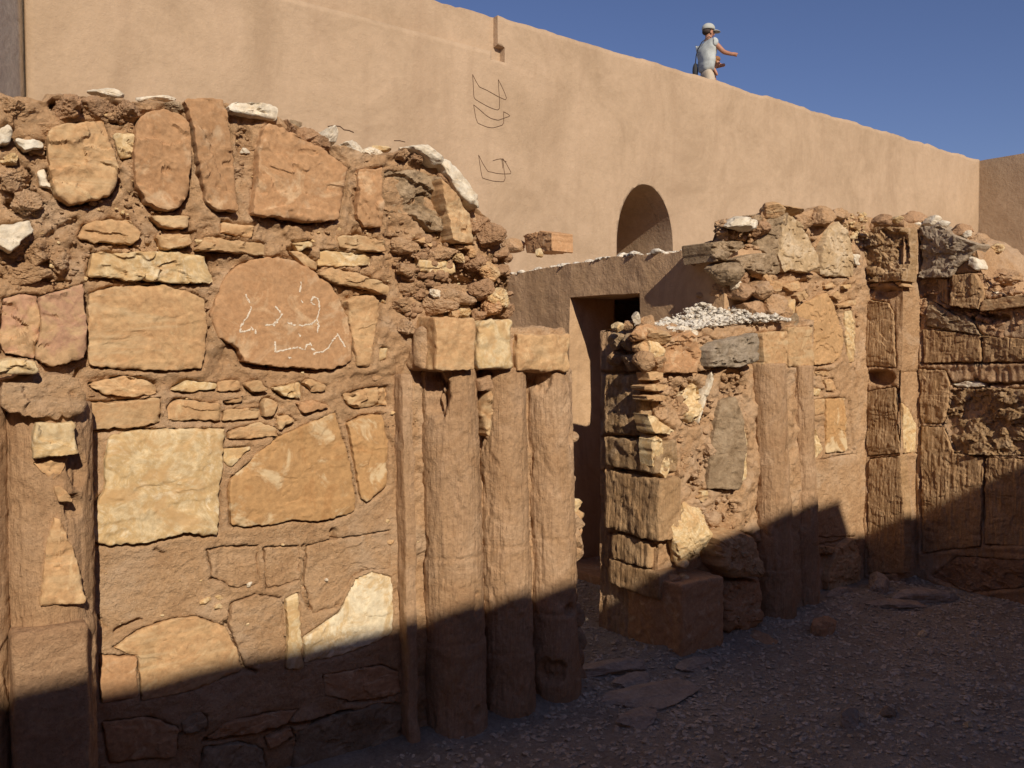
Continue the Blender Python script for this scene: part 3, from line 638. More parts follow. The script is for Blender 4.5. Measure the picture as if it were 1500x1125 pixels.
# ================================================================== RIGHT RUINED WALL (pier, columns, high part, stepped pilaster, return wall)
YP = 3.27; XP = 3.30; YU = 3.47; XR3 = 5.58; YR3 = 3.217; XR4 = 5.80
PP, PL, PU = front(YP), left(XP), front(YU); P3L, P3F, P4 = left(XR3), front(YR3), left(XR4)
rw = thing('ruined_wall', 'ruined rubble wall right of the doorway, with two thin half columns and dark left-facing steps', 'wall', (4.4, 3.5, 0))
PS = [
 ('B', PP, [(976,512),(984,497),(1010,484),(1024,494),(1027,520),(1022,546),(976,546)], dict(prot=.04, rough=.012)),
 ('mortar', PP, [(1025,497),(1040,492),(1052,500),(1042,515),(1044,540),(1026,545)], dict(prot=.03, rough=.014)),
 ('GG', PP, [(1041,513),(1053,501),(1117,487),(1118,517),(1114,530),(1090,539),(1045,537)], dict(prot=.10, depth=.15, rough=.014, bevel=.012)),
 ('T', PP, [(1118,487),(1154,484),(1154,535),(1119,535)], dict(prot=.07, rough=.006)),
 ('T', PP, [(1156,479),(1191,478),(1193,537),(1157,537)], dict(prot=.02, rough=.004)),
 ('C', PP, [(1009,567),(1021,562),(1029,570),(1031,594),(1026,615),(1010,621),(998,610),(999,589)], dict(prot=.01, rough=.022, bevel=.014)),
 ('W', PP, [(1042,543),(1047,557),(1037,589),(1023,621),(1032,578)], dict(prot=.025, rough=.008)),
 ('G', PP, [(1061,586),(1077,581),(1085,610),(1090,647),(1082,718),(1045,717),(1046,674),(1055,615)], dict(prot=.05, rough=.004, tilt=(.25,0))),
 ('C', PP, [(1079,583),(1090,620),(1096,650),(1095,700),(1083,718),(1091,650)], dict(prot=.05, rough=.005)),
 ('C', PP, [(959,645),(967,637),(991,661),(991,677),(978,701),(962,685)], dict(prot=.05, rough=.015)),
 ('C', PP, [(951,606),(965,613),(991,631),(983,637),(957,634)], dict(prot=.05, rough=.012)),
 ('T', PP, [(946,565),(978,562),(981,567),(973,573),(949,573)], dict(prot=.05)),
 ('T', PP, [(949,579),(981,579),(978,587),(951,587)], dict(prot=.05)),
 ('T', PP, [(951,545),(975,545),(972,556),(953,558)], dict(prot=.03)),
 ('T', PP, [(1053,788),(1090,779),(1106,785),(1123,804),(1125,847),(1082,851),(1060,833)], dict(prot=.17, depth=.1, rough=.014, bevel=.03)),
 ('B', PP, [(1076,853),(1121,852),(1123,913),(1098,932),(1077,935),(1066,924),(1069,873)], dict(prot=.13, depth=.1, rough=.014, bevel=.02)),
 ('T', PP, [(1020,728),(1034,722),(1042,730),(1030,737)], dict(prot=.02)),
 ('C', PP, [(1028,720),(1038,718),(1040,726),(1030,728)], dict(prot=.03)),
 ('T', PU, [(1148,314),(1164,316),(1180,332),(1192,354),(1200,374),(1203,394),(1184,400),(1160,394),(1152,399),(1142,374),(1148,346)], dict(prot=.08, rough=.008, m='C2')),
 ('G', PU, [(1116,362),(1118,340),(1130,320),(1147,313),(1147,346),(1141,372),(1128,374)], dict(prot=.05, rough=.01, tilt=(.35,0))),  # dark left side of the buff slab, shade put into its grey colour
 ('T', PU, [(1204,400),(1206,360),(1216,334),(1230,324),(1240,336),(1248,360),(1252,400),(1250,407),(1230,404),(1212,404)], dict(prot=.05, rough=.008, m='C2')),
 ('G', PU, [(1081,378),(1112,370),(1138,372),(1148,398),(1140,402),(1120,402),(1088,392)], dict(prot=.13, depth=.2, rough=.012)),
 ('G', PU, [(1045,354),(1080,353),(1086,360),(1070,376),(1048,384)], dict(prot=.05, depth=.2, rough=.02)),
 ('O', PU, [(1168,450),(1200,434),(1212,428),(1224,450),(1234,472),(1238,500),(1232,525),(1222,533),(1194,535),(1192,478),(1172,474)], dict(prot=.03, rough=.006, m='B2')),
 ('C', PU, [(1239,456),(1248,454),(1254,480),(1253,530),(1245,532),(1240,500)], dict(prot=.025)),
 ('T', PU, [(1220,434),(1228,426),(1233,436),(1230,441)], dict(prot=.04)),
 ('T', PU, [(1228,446),(1254,438),(1254,447),(1232,452)], dict(prot=.04)),
 ('T', PU, [(1210,418),(1222,414),(1230,420),(1214,424)], dict(prot=.04)),
 ('C', PU, [(1236,418),(1247,416),(1248,422),(1238,423)], dict(prot=.04)),
 ('T', PU, [(1146,419),(1174,410),(1174,424),(1160,427)], dict(prot=.05)),
 ('C', PU, [(1157,446),(1166,436),(1166,468),(1160,470)], dict(prot=.07)),
 ('T', PU, [(1167,432),(1178,425),(1184,436),(1172,443)], dict(prot=.06)),
 ('W', PU, [(1250,372),(1261,373),(1259,389),(1254,388)], dict(prot=.04)),
 ('T', PU, [(1194,543),(1218,544),(1216,552),(1197,550)], dict(prot=.02)),
 ('T', PU, [(1207,556),(1220,555),(1225,573),(1211,573)], dict(prot=.02)),
 ('C', PU, [(1193,567),(1206,571),(1205,580),(1193,580)], dict(prot=.02)),
 ('T', PU, [(1193,585),(1210,584),(1210,607),(1193,608)], dict(prot=.02)),
 ('O', PU, [(1212,584),(1240,583),(1240,620),(1243,662),(1211,664)], dict(prot=.022, rough=.003)),
 ('C', PU, [(1194,627),(1206,660),(1194,673)], dict(prot=.01)),
 ('mortar', PU, [(1194,675),(1256,664),(1258,730),(1256,786),(1196,786)], dict(prot=.012, rough=.003)),
 ('T', PU, [(1225,807),(1249,788),(1260,807),(1262,855),(1236,876),(1215,876),(1212,849)], dict(prot=.05, rough=.012)),
 ('T', PU, [(1206,800),(1226,802),(1222,812),(1204,812)], dict(prot=.05, rough=.01)),
 # stepped pilaster, left-facing
 ('Drough', P3L, [(1264,342),(1284,331),(1327,333),(1327,412),(1270,414),(1263,380)], dict(prot=.03, rough=.025, depth=.1)),
 ('T', P3L, [(1270,416),(1286,414),(1285,420),(1270,420)], dict(prot=.03)),
 ('T', P3L, [(1308,414),(1317,412),(1328,420),(1316,420)], dict(prot=.04)),
 ('D', P3L, [(1262,446),(1275,440),(1300,444),(1308,462),(1310,500),(1311,538),(1263,536)], dict(prot=.022, rough=.004, stri=.004)),
 ('D', P3L, [(1268,574),(1312,566),(1313,610),(1318,664),(1270,668)], dict(prot=.012, rough=.004, stri=.005)),
 ('D', P3L, [(1271,672),(1318,668),(1325,760),(1324,840),(1271,840)], dict(prot=.012, rough=.003, stri=.005)),
 ('C', P3F, [(1323,590),(1331,599),(1343,622),(1343,662),(1325,664)], dict(prot=.008, rough=.003)),
 # return wall, left-facing
 ('G2', P4, [(1345,334),(1370,328),(1400,344),(1430,358),(1420,374),(1400,392),(1392,406),(1346,408)], dict(prot=.05, rough=.014, depth=.12)),
 ('W', P4, [(1420,376),(1428,378),(1434,392),(1428,396),(1416,388)], dict(prot=.05)),
 ('D', P4, [(1394,402),(1428,400),(1440,428),(1434,454),(1390,448)], dict(prot=.05, stri=.004)),
 ('D', P4, [(1372,408),(1388,408),(1388,446),(1376,440)], dict(prot=.02, stri=.004)),
 ('T', P4, [(1436,440),(1500,431),(1506,448),(1434,456)], dict(prot=.06, rough=.004)),
 ('G', P4, [(1358,440),(1370,444),(1400,462),(1416,462),(1438,492),(1356,478)], dict(prot=.02, rough=.01)),
 ('D', P4, [(1350,482),(1436,492),(1436,530),(1353,532)], dict(prot=.02, rough=.004, stri=.005)),
 ('D', P4, [(1438,492),(1520,498),(1520,530),(1438,530)], dict(prot=.015, rough=.006, stri=.005)),
 ('D', P4, [(1344,540),(1383,543),(1390,562),(1388,597),(1379,620),(1348,620)], dict(prot=.02, rough=.004, stri=.005)),
 ('Drough', P4, [(1394,572),(1440,569),(1540,570),(1540,668),(1440,667),(1398,662),(1384,622)], dict(prot=.0, rough=.02)),
 ('W', P4, [(1394,562),(1410,558),(1440,560),(1442,566),(1400,568)], dict(prot=-.005)),
 ('D', P4, [(1348,624),(1382,626),(1396,664),(1440,670),(1436,800),(1350,810)], dict(prot=.015, rough=.004, stri=.005)),
 ('D', P4, [(1443,671),(1540,672),(1540,800),(1441,798)], dict(prot=.013, rough=.004, stri=.005)),
 ('mortar2', P4, [(1362,845),(1400,815),(1500,822),(1500,860),(1420,868)], dict(prot=.01, rough=.01)),
]
M['GG'] = mat('blue_grey_stone', [(.25, .19, .13), (.33, .265, .195), (.38, .31, .235)], 9, 55, .7, .006, var=0)
M['G2'] = mat('grey_block', [(.30, .225, .155), (.38, .30, .215), (.43, .34, .25)], 8, 50, .7, .006, var=0)
M['C2'] = mat('buff_stone', [(.42, .29, .16), (.50, .36, .21), (.60, .47, .32)], 8, 45, .5, .004, var=.04)
M['B2'] = mat('buff_orange_stone', [(.43, .26, .125), (.50, .31, .155), (.47, .28, .13)], 6, 50, .4, .003, var=0)
M['Drough'] = mat('rough_brown_stone', [(.30, .185, .09), (.40, .26, .14), (.48, .34, .21)], 12, 50, .8, .008, var=.05)
def polys(pl): return [s[2] for s in PS if s[1] is pl]
def pier_extra(uv, p3):
    f1, f2, cid = cell(p3, 18, 9)
    a = sstep(.2, .6, uv[:, 1])
    return a * (.04 * fbm(p3, 6, 4, 81) + .02 * (.5 - f1)) + .006 * fbm(p3, 25, 3, 82)
def stri_extra(amp, seed):
    def f(uv, p3): return amp * fbm(p3 * np.array([1, 1, .1]), 70, 4, seed) + .008 * fbm(p3, 6, 3, seed + 3)
    return f
def up_extra(uv, p3):
    a = sstep(1.6, 1.9, uv[:, 1]); f1, f2, cid = cell(p3, 20, 12)
    b = (1 - sstep(4.35, 4.6, uv[:, 0])) * sstep(1.5, 1.7, uv[:, 1])
    return a * .03 * fbm(p3, 7, 4, 83) + a * .02 * (.5 - f1) + .003 * fbm(p3, 25, 3, 84) - b * .10 * sstep(-.2, .3, fbm(p3, 5, 3, 99))
BB = Buf()
# pier
ptop = top_from_px([(880,492),(900,482),(945,484),(980,486),(1010,486),(1060,478),(1110,474),(1160,470),(1200,470)], PP, jag=.01, back=-.06, y0=YP, seed=21)
pcr = [([(884,641),(935,650),(960,652)],.014,.04), ([(884,692),(925,688),(962,690)],.010,.03), ([(893,782),(930,790),(962,800)],.010,.03), ([(884,545),(915,548),(960,546)],.012,.03)]
mass(XP, 4.66, YP, 3.74, ptop, -.1, .009, .010, {'front': face_features(PP, polys(PP), [([(1064,748),(1080,752)],.01,.03), ([(1048,780),(1052,900)],.006,.03)], [(1016,592,22,34,.06),(1014,707,10,8,.07),(1072,560,18,22,.12),(1072,745,10,8,.04),(1044,800,6,30,.03),(960,600,14,8,.04)], pier_extra),
      'left': face_features(PL, [], pcr, [], lambda uv, p3: stri_extra(.016, 86)(uv, p3) + .03 * fbm(p3, 5, 3, 87) * sstep(.8, 1.4, uv[:, 1]))}, buf=BB, seed=100)
# high part
utop0 = top_from_px([(1000,372),(1042,352),(1050,332),(1062,322),(1100,316),(1130,306),(1150,304),(1175,310),(1200,305),(1225,310),(1245,312),(1262,320),(1290,318),(1345,322)], PU, jag=.014, back=.02, y0=YU, seed=22)
def utop(x, y):
    x = np.asarray(x, float); return utop0(x, y) - np.clip(np.asarray(y, float) * np.ones_like(x) - YU - .08, 0, .35) * 2.2 * (1 - sstep(4.5, 5.0, x))
mass(4.06, 5.66, YU, 4.15, utop, -.1, .009, lambda p: .016 + .05 * sstep(4.6, 4.3, p[:, 0]) * sstep(1.6, 1.8, p[:, 2]), {'front': face_features(PU, polys(PU), [([(1244,583),(1247,620),(1250,660)],.010,.04), ([(1193,800),(1215,795),(1250,785)],.006,.02)],
      [(1205,358,6,8,.05),(1178,410,8,5,.05),(1075,410,30,20,.12),(1065,440,30,14,.15),(1095,345,16,12,.08)], up_extra)}, buf=BB, seed=200)
# stepped pilaster
t3 = top_from_px([(1262,336),(1285,326),(1320,324),(1345,330)], P3F, jag=.01, back=-.02, y0=YR3, seed=23)
mass(XR3, 6.1, YR3, 4.15, t3, -.1, .009, .007, {'left': face_features(P3L, polys(P3L), [([(1264,426),(1300,425),(1325,424)],.012,.03), ([(1318,700),(1320,720)],.02,.04), ([(1320,545),(1316,600)],.01,.04)], [(1288,553,24,11,.09),(1300,432,16,7,.04),(1318,574,5,6,.05)], stri_extra(.010, 88)),
      'front': face_features(P3F, polys(P3F), [([(1322,545),(1345,543)],.006,.02), ([(1322,665),(1345,663)],.005,.02)], [], lambda uv, p3: .004 * fbm(p3, 20, 3, 89))}, buf=BB, seed=300)
# return wall towards the viewer
u4 = P4.uv([(1345,338),(1370,334),(1400,350),(1430,366),(1438,400),(1455,428),(1473,436),(1500,438),(1540,438)]); U4 = -u4[:, 0][::-1]; V4 = u4[:, 1][::-1]
def t4(x, y):
    y = np.asarray(y, float) * np.ones_like(x); q = np.stack([x, y, 0 * y], 1); return np.interp(y, U4, V4) + .02 * fbm(q, 12, 3, 24)
mass(XR4, 6.5, -.6, 4.1, t4, -.1, .010, .007, {'left': face_features(P4, polys(P4), [([(1350,532),(1440,531),(1500,531)],.008,.03), ([(1437,494),(1438,530)],.006,.02), ([(1384,545),(1396,566),(1420,562),(1500,562)],.008,.05), ([(1443,668),(1440,760),(1450,800)],.007,.04), ([(1382,575),(1392,600),(1380,622)],.006,.03)],
      [(1412,452,26,6,.08),(1450,466,30,7,.07),(1440,563,40,4,.04),(1362,425,12,18,.05),(1478,690,10,6,.03)], stri_extra(.010, 90))}, buf=BB, seed=400, us=np.linspace(XR4, 6.5, 40))
v, f = BB.out(); link('mortar_core', v, f, M['mortar'], rw)
for kind, pl, poly, opt in PS:
    opt = dict(opt); m = opt.pop('m', kind)
    stone('stone_slab' if np.ptp([q[0] for q in poly]) > 40 else 'stone', pl, poly, m, parent=rw, **opt)
# left face of the pier: hewn blocks
def lblock(name, pxa, pxb, yt, yb, m, xo=0.0, **k):     # pxa = far edge, pxb = near edge
    pl = left(XP - xo); a = W(pxa, (yt + yb) / 2, pl); b = W(pxb, (yt + yb) / 2, pl)
    zt = W((pxa + pxb) / 2, yt, pl)[2]; zb = W((pxa + pxb) / 2, yb, pl)[2]
    return block(name, XP - xo, XP + .12, min(a[1], b[1]), max(a[1], b[1]), zb, zt, m, rw, **k)
lblock('stone_block', 884, 944, 549, 638, 'Drough', .065, amp=.014, stri=.007, cragg=.02, seed=61, bev=.02)
lblock('stone_block', 884, 958, 643, 689, 'Drough', .065, amp=.014, cragg=.012, seed=62, bev=.015)
lblock('stone_block', 885, 965, 694, 784, 'D', .055, amp=.014, stri=.007, cragg=.010, seed=63, bev=.016)
lblock('stone_block', 895, 950, 788, 826, 'D', .04, amp=.012, stri=.006, seed=64, bev=.015)
lblock('stone_block', 890, 965, 828, 868, 'D', .035, amp=.010, stri=.005, seed=65, bev=.015)
block('stone_block', 3.29, 3.62, 3.08, 3.5, -.05, .41, 'B', rw, amp=.014, seed=66, bev=.014)
for i, (x, y, s, sx, m) in enumerate([(905,500,15,1.,'G'),(925,503,16,1.,'G'),(945,507,17,1.,'T'),(960,512,15,1.,'C'),(900,525,15,1.,'D'),(925,528,15,1.,'G'),(950,530,16,1.,'mortar'),(965,530,14,1.,'mortar'),(940,488,16,1.6,'B'),(960,492,14,1.6,'T'),
        (1000,600,12,1,'mortar'),(990,690,14,1,'mortar'),(975,720,12,1,'mortar'),(1040,660,16,1,'mortar'),(1044,760,14,1,'mortar'),(970,605,12,1,'mortar'),(990,560,12,1,'mortar')]):
    pl = left(XP - .05) if x < 950 and y < 560 else PP; c = W(x, y, pl); r = s / 1250 * 4.6
    rock('core_stone', c + np.array([r * .2 if pl is not PP else 0, .0 if pl is not PP else r * .35, 0]), (r * sx, r, r * .85), m, 600 + i, k=4, parent=rw, facets=9, rough=.14, rot=random.random() * 3)
rock('faceted_boulder', W(1003, 783, PP) + np.array([0, -.02, 0]), (.145, .13, .175), 'C', 77, k=5, facets=22, rough=.12, parent=rw, rot=.4)
rock('foot_boulder', W(1116, 945, front(3.05)) + np.array([0, .02, -.0]), (.085, .09, .075), 'B', 78, k=4, parent=rw, facets=16, rough=.08, smooth=True)
for i, (x, y, s, m) in enumerate([(1000,826,9,'C'),(1012,853,13,'T'),(985,850,12,'mortar'),(1022,870,12,'mortar2'),(1000,845,8,'C'),(1035,900,16,'mortar2'),(1030,860,12,'mortar')]):
    c = W(x, y, front(3.2)); r = s / 1250 * 4.6; rock('core_stone', c, (r, r, r * .7), m, 640 + i, k=3, parent=rw, facets=10)
column('half_column', 1122, 1137, 3.27, .118, 532, 935, [735, 842], rw, seed=7, dents=[(1147, 680, 10, 46, .035), (1102, 556, 10, 14, .03)])
column('half_column', 1171, 1181, 3.30, .082, 535, 900, [723], rw, seed=8, dents=[(1180, 760, 10, 30, .015)])
stone('stone', front(3.19), [(1143,640),(1153,630),(1157,700),(1150,705),(1140,690)], 'C', prot=.0, depth=.08, parent=rw)
stone('stone', front(3.0), [(712,578),(720,572),(724,600),(718,640),(712,634),(708,606)], 'T', prot=.01, depth=.08, parent=near, rough=.01)
stone('stone', front(2.99), [(701,556),(722,548),(722,570),(704,574)], 'mortar2', prot=.01, depth=.1, parent=near, rough=.008)
# shaded broken shoulder between doorway wall and high part
for i, (x, y, s, m, yy) in enumerate([(1060,400,20,'G',3.42),(1085,430,22,'mortar2',3.42),(1115,425,18,'mortar',3.36),(1130,445,22,'mortar',3.36),(1100,455,20,'mortar2',3.38),(1050,372,14,'G',3.45),(1060,428,18,'mortar2',3.5),(1120,410,12,'T',3.4),(1136,420,10,'T',3.36),
        (1108,400,9,'T',3.4),(1140,460,16,'mortar',3.36),(1120,472,10,'mortar',3.3),(1078,418,9,'W',3.4),(1050,450,22,'mortar2',3.6),(1085,408,14,'mortar2',3.42),(1200,320,22,'mortar',3.46),(1175,325,14,'mortar',3.46),(1110,335,16,'mortar2',3.46),(1230,316,14,'mortar',3.46),
        (1100,322,12,'G',3.5),(1255,330,8,'T',3.45),(1130,308,14,'T',3.44)]):
    c = W(x, y, front(yy)); r = s / 1250 * 5.0; rock('core_stone', c, (r * 1.2, r, r * .75), m, 700 + i, k=4, parent=rw, facets=9, rough=.14, rot=random.random() * 3)
chips('mortar_clods', PP, (975, 500, 1095, 780), 500, 'mortar', .005, .028, polys(PP), rw, 74, None)
chips('stone_chips', PU, (1050, 320, 1258, 540), 500, 'mortar', .005, .03, polys(PU), rw, 75, None)
chips('stone_chips', PU, (1222, 312, 1266, 362), 90, 'C', .008, .03, [], rw, 76, None, yoff=.02)
chips('stone_chips', P4, (1345, 400, 1500, 500), 160, 'mortar2', .006, .03, polys(P4), rw, 77, None)
# crest stones of the right wall
for i, (x, y, s, m, pl) in enumerate([(1350,326,10,'W',P4),(1372,322,11,'W',P4),(1390,326,9,'W',P4),(1345,318,14,'mortar2',P4),(1412,338,14,'mortar2',P4),(1424,342,8,'W',P4),(1349,346,9,'C',P4),(1346,362,8,'C',P4),(1300,322,12,'mortar2',P3F),(1320,320,8,'C',P3F),(1440,412,12,'mortar',P4),
        (1456,422,9,'T',P4),(1465,430,6,'W',P4),(1405,395,8,'C',P4),(1448,445,9,'mortar',P4),(1335,322,12,'mortar2',P3F)]):
    c = W(x, y, pl); r = s / 1250 * 5.7; rock('crest_stone', c + np.array([.03, .05, 0]), (r * 1.1, r * 1.1, r * .7), m, 760 + i, k=3, parent=rw, facets=10, rough=.1)
for i, (x, y, s, m, xx) in enumerate([(1040,362,16,'mortar',4.1),(1035,385,18,'mortar2',4.08),(1045,405,18,'G',4.1),(1030,410,14,'mortar',4.06),(1048,430,18,'mortar2',4.1),(1028,440,16,'mortar',4.06),(1040,455,16,'mortar2',4.08),(1020,465,14,'mortar',4.06),(1055,380,14,'T',4.15),(1012,380,12,'mortar',4.06),(1015,420,12,'mortar2',4.06)]):
    c = W(x, y, left(xx)); r = s / 1250 * 5.2; rock('core_stone', c + np.array([.03, 0, 0]), (r, r * 1.2, r * .8), m, 740 + i, k=4, parent=rw, facets=9, rough=.2, rot=i)
for i in range(26):
    y_ = 3.15 - i * .075; x_ = XR4 + .05 + (i * 37 % 10) * .03; zt_ = float(t4(np.array([x_]), y_)[0]); r = .03 + (i * 53 % 7) * .009
    rock('crest_stone', np.array([x_, y_, zt_ + .01]), (r * 1.2, r * 1.1, r * .7), ('mortar', 'mortar2', 'T', 'mortar', 'C')[i % 5], 800 + i, k=4, parent=rw, facets=9, rough=.18, rot=i)
# white rubble heaped on the pier
rs = np.random.RandomState(9); B = Buf()
for i in range(3200):
    x = rs.uniform(3.42, 4.32); y = rs.uniform(3.25, 3.62) if x < 4.0 else rs.uniform(3.2, 3.47)
    h = .10 * math.exp(-((x - 4.05) / .3) ** 2) * rs.rand(); s = .003 + .02 * rs.rand() ** 4
    if x < 3.62 and rs.rand() < .6: continue
    z = float(ptop(np.array([x]), y)[0]) + .012 + h * (.4 + (y - 3.25) * 2)
    vv, ff = rock_v((x, y, z), (s * 1.2, s, s * .7), rs, 1, 8, .1); B.add(vv, ff)
v, f = B.out(); o = link('white_rubble', v, f, M['rubbleW'], smooth=False); tag(o, 'heap of small white limestone rubble on top of the low pier', 'rubble', kind='stuff')

# ================================================================== DOORWAY WALL
dw = thing('doorway_wall', 'smooth brown plastered wall with a dark square doorway, behind the gap', 'wall', (4.0, 4.5, 0))
XD = 4.02; PD = left(XD)
ya, yb_ = -PD.uv([(937, 600)])[0, 0], -PD.uv([(834, 600)])[0, 0]      # near and far jamb
zl = PD.uv([(880, 432)])[0, 1]
ut = PD.uv([(745,402),(760,400),(800,392),(860,384),(900,376),(960,372),(1000,368),(1035,365)]); UY = -ut[:, 0][::-1]; UZ = ut[:, 1][::-1]
i_ = np.argsort(UY); UY, UZ = UY[i_], UZ[i_]
def topd(x, y):
    y = np.asarray(y, float) * np.ones_like(x); q = np.stack([x, y, 0 * y], 1); return np.interp(y, UY, UZ) + .012 * fbm(q, 15, 3, 44)
B = Buf()
def Dp(p, a=.012):
    q = p.copy()
    for k in range(3): q[:, k] += a * (fbm(p, 2.2, 3, 140 + k) + .25 * fbm(p, 12, 3, 150 + k))
    return q
def gridbox(B, x0, x1, y0, y1, z0, z1f, res=.03):
    def seg(a, b): return np.linspace(a, b, max(2, int((b - a) / res) + 1))
    X, Y, T = seg(x0, x1), seg(y0, y1), seg(0, 1.0) if False else np.linspace(0, 1, 60)
    zf = (lambda x, y: np.full_like(np.asarray(x, float), z1f)) if not callable(z1f) else z1f
    for xx, fl in ((x0, True), (x1, False)):
        gy, gt = np.meshgrid(Y, T, indexing='ij'); y = gy.ravel(); t = gt.ravel(); x = np.full_like(y, xx); B.add(Dp(np.stack([x, y, z0 + t * (zf(x, y) - z0)], 1)), gridf(len(Y), len(T), fl))
    for yy, fl in ((y0, False), (y1, True)):
        gx, gt = np.meshgrid(X, T, indexing='ij'); x = gx.ravel(); t = gt.ravel(); y = np.full_like(x, yy); B.add(Dp(np.stack([x, y, z0 + t * (zf(x, y) - z0)], 1)), gridf(len(X), len(T), fl))
    gx, gy = np.meshgrid(X, Y, indexing='ij'); x = gx.ravel(); y = gy.ravel(); B.add(Dp(np.stack([x, y, zf(x, y)], 1)), gridf(len(X), len(Y)))
    B.add(Dp(np.stack([x, y, np.full_like(x, z0)], 1)), gridf(len(X), len(Y), True))
gridbox(B, XD, XD + .45, 3.45, ya, -.05, topd); gridbox(B, XD, XD + .45, yb_, 6.4, -.05, topd); gridbox(B, XD, XD + .45, ya, yb_, zl, topd)
v, f = B.out(); link('plastered_wall', v, f, M['plasterB'], dw)
B = Buf(); gridbox(B, XD + .45, 6.8, 6.2, 6.4, -.05, 2.2, .2); gridbox(B, 6.6, 6.8, 4.16, 6.2, -.05, 2.2, .2); gridbox(B, XD + .45, 6.6, 3.9, 6.2, 2.08, 2.2, .2); gridbox(B, XD + .45, 6.6, 4.16, 4.3, -.05, 2.08, .2)
v, f = B.out(); link('inner_room', v, f, M['plasterB'], dw)
block('door_sill', 3.9, 4.47, ya + .01, yb_ - .01, -.05, .06, 'B', dw, amp=.008, seed=91)
# thin wall end behind the near wall, debris along the crest
rs = np.random.RandomState(19); B = Buf()
for i in range(520):
    y = rs.uniform(3.5, 5.9); x = XD + rs.uniform(0.0, .4); s = .008 + .03 * rs.rand() ** 3; z = float(topd(np.array([x]), y)[0]) + s * .3
    vv, ff = rock_v((x, y, z), (s * 1.3, s, s * .6), rs, 2, 9, .1); B.add(vv, ff)
v, f = B.out(); o = link('crest_rubble', v, f, M['rubbleW'], dw, smooth=False); tag(o, kind='stuff')

# ================================================================== TALL PLASTERED WALL
TW0, TW1 = 1.03, 21.1
def yw(x): return 9.62 + .045 * (x - 6.7)
tw = thing('tall_wall', 'tall sunlit ochre plastered wall with boat drawings and an arched niche', 'wall', (8, 9.6, 0))
ZT, ZLED, XSTEP = 6.12, 5.62, 6.63
import bmesh
def tall_body():
    xs = np.arange(TW0, TW1 + .001, .07); zs = np.arange(-.1, ZT + .001, .07); nx, nz = len(xs), len(zs)
    gx, gz = np.meshgrid(xs, zs, indexing='ij'); x = gx.ravel(); z = gz.ravel(); t = (z - zs[0]) / (zs[-1] - zs[0])
    p = np.stack([x, yw(x), zs[0] + t * (ZT - zs[0])], 1)
    w = .018 * fbm(p, .8, 3, 201) + .006 * fbm(p, 4, 3, 202)
    top = sstep(.94, 1, t); p[:, 2] += top * (.035 * fbm(p * np.array([1, 0, 0]), 2.2, 4, 203) + .014 * fbm(p * np.array([1, 0, 0]), 9, 3, 204))
    fr = p.copy(); fr[:, 1] -= w; bk = p.copy(); bk[:, 1] += .30
    n = nx * nz; F_ = gridf(nx, nz).tolist(); F_ += (gridf(nx, nz, True) + n).tolist()
    a = np.arange(n).reshape(nx, nz)
    for line, fl in ((a[:, -1], 1), (a[:, 0], 0)):
        for i in range(nx - 1):
            q = [line[i], line[i + 1], line[i + 1] + n, line[i] + n]; F_.append([int(k) for k in (q if fl else q[::-1])])
    for line, fl in ((a[0, :], 1), (a[-1, :], 0)):
        for i in range(nz - 1):
            q = [line[i], line[i + 1], line[i + 1] + n, line[i] + n]; F_.append([int(k) for k in (q if fl else q[::-1])])
    return link('plastered_wall', np.concatenate([fr, bk]), F_, M['plaster'], tw)
body = tall_body()
def cutter(v, f):
    me = bpy.data.meshes.new('cut'); me.from_pydata([tuple(map(float, q)) for q in v], [], f); o = bpy.data.objects.new('cut', me); COL.objects.link(o); return o
def boolean(o, c):
    m = o.modifiers.new('b', 'BOOLEAN'); m.operation = 'DIFFERENCE'; m.object = c; m.solver = 'EXACT'
    bpy.context.view_layer.update(); dg = bpy.context.evaluated_depsgraph_get()
    me = bpy.data.meshes.new_from_object(o.evaluated_get(dg)); o.modifiers.clear(); o.data = me; bpy.data.objects.remove(c)
# niche
pf = Plane((0, yw(0), 0), (1, .045, 0), (0, 0, 1), (.045, -1, 0))
nl = W(903, 350, front(yw(9.0)))[0]; nr = W(986, 360, front(yw(10.2)))[0]; nt_ = W(940, 269, front(yw(9.5)))[2]
zs0, cxn, hw = 3.25, (nl + nr) / 2, (nr - nl) / 2
prof = [(nl, 2.1), (nr, 2.1)] + [(cxn + hw * math.cos(a), zs0 + (nt_ - zs0) * math.sin(a)) for a in np.linspace(0, math.pi, 40)]
nv = len(prof); V = [(x, yw(x) - .3, z) for x, z in prof] + [(x, yw(x) + .6, z) for x, z in prof]
boolean(body, cutter(V, [list(range(nv)), list(range(2 * nv - 1, nv - 1, -1))] + [[i, i + nv, (i + 1) % nv + nv, (i + 1) % nv] for i in range(nv)]))
V = [(x, yw(x) + .29, z) for x, z in prof] + [(x, yw(x) + 1.5, z) for x, z in prof]
tn = link('niche', V, [list(range(nv, 2 * nv))] + [[(i + 1) % nv, (i + 1) % nv + nv, i + nv, i] for i in range(nv)], M['plaster'], tw, smooth=False)
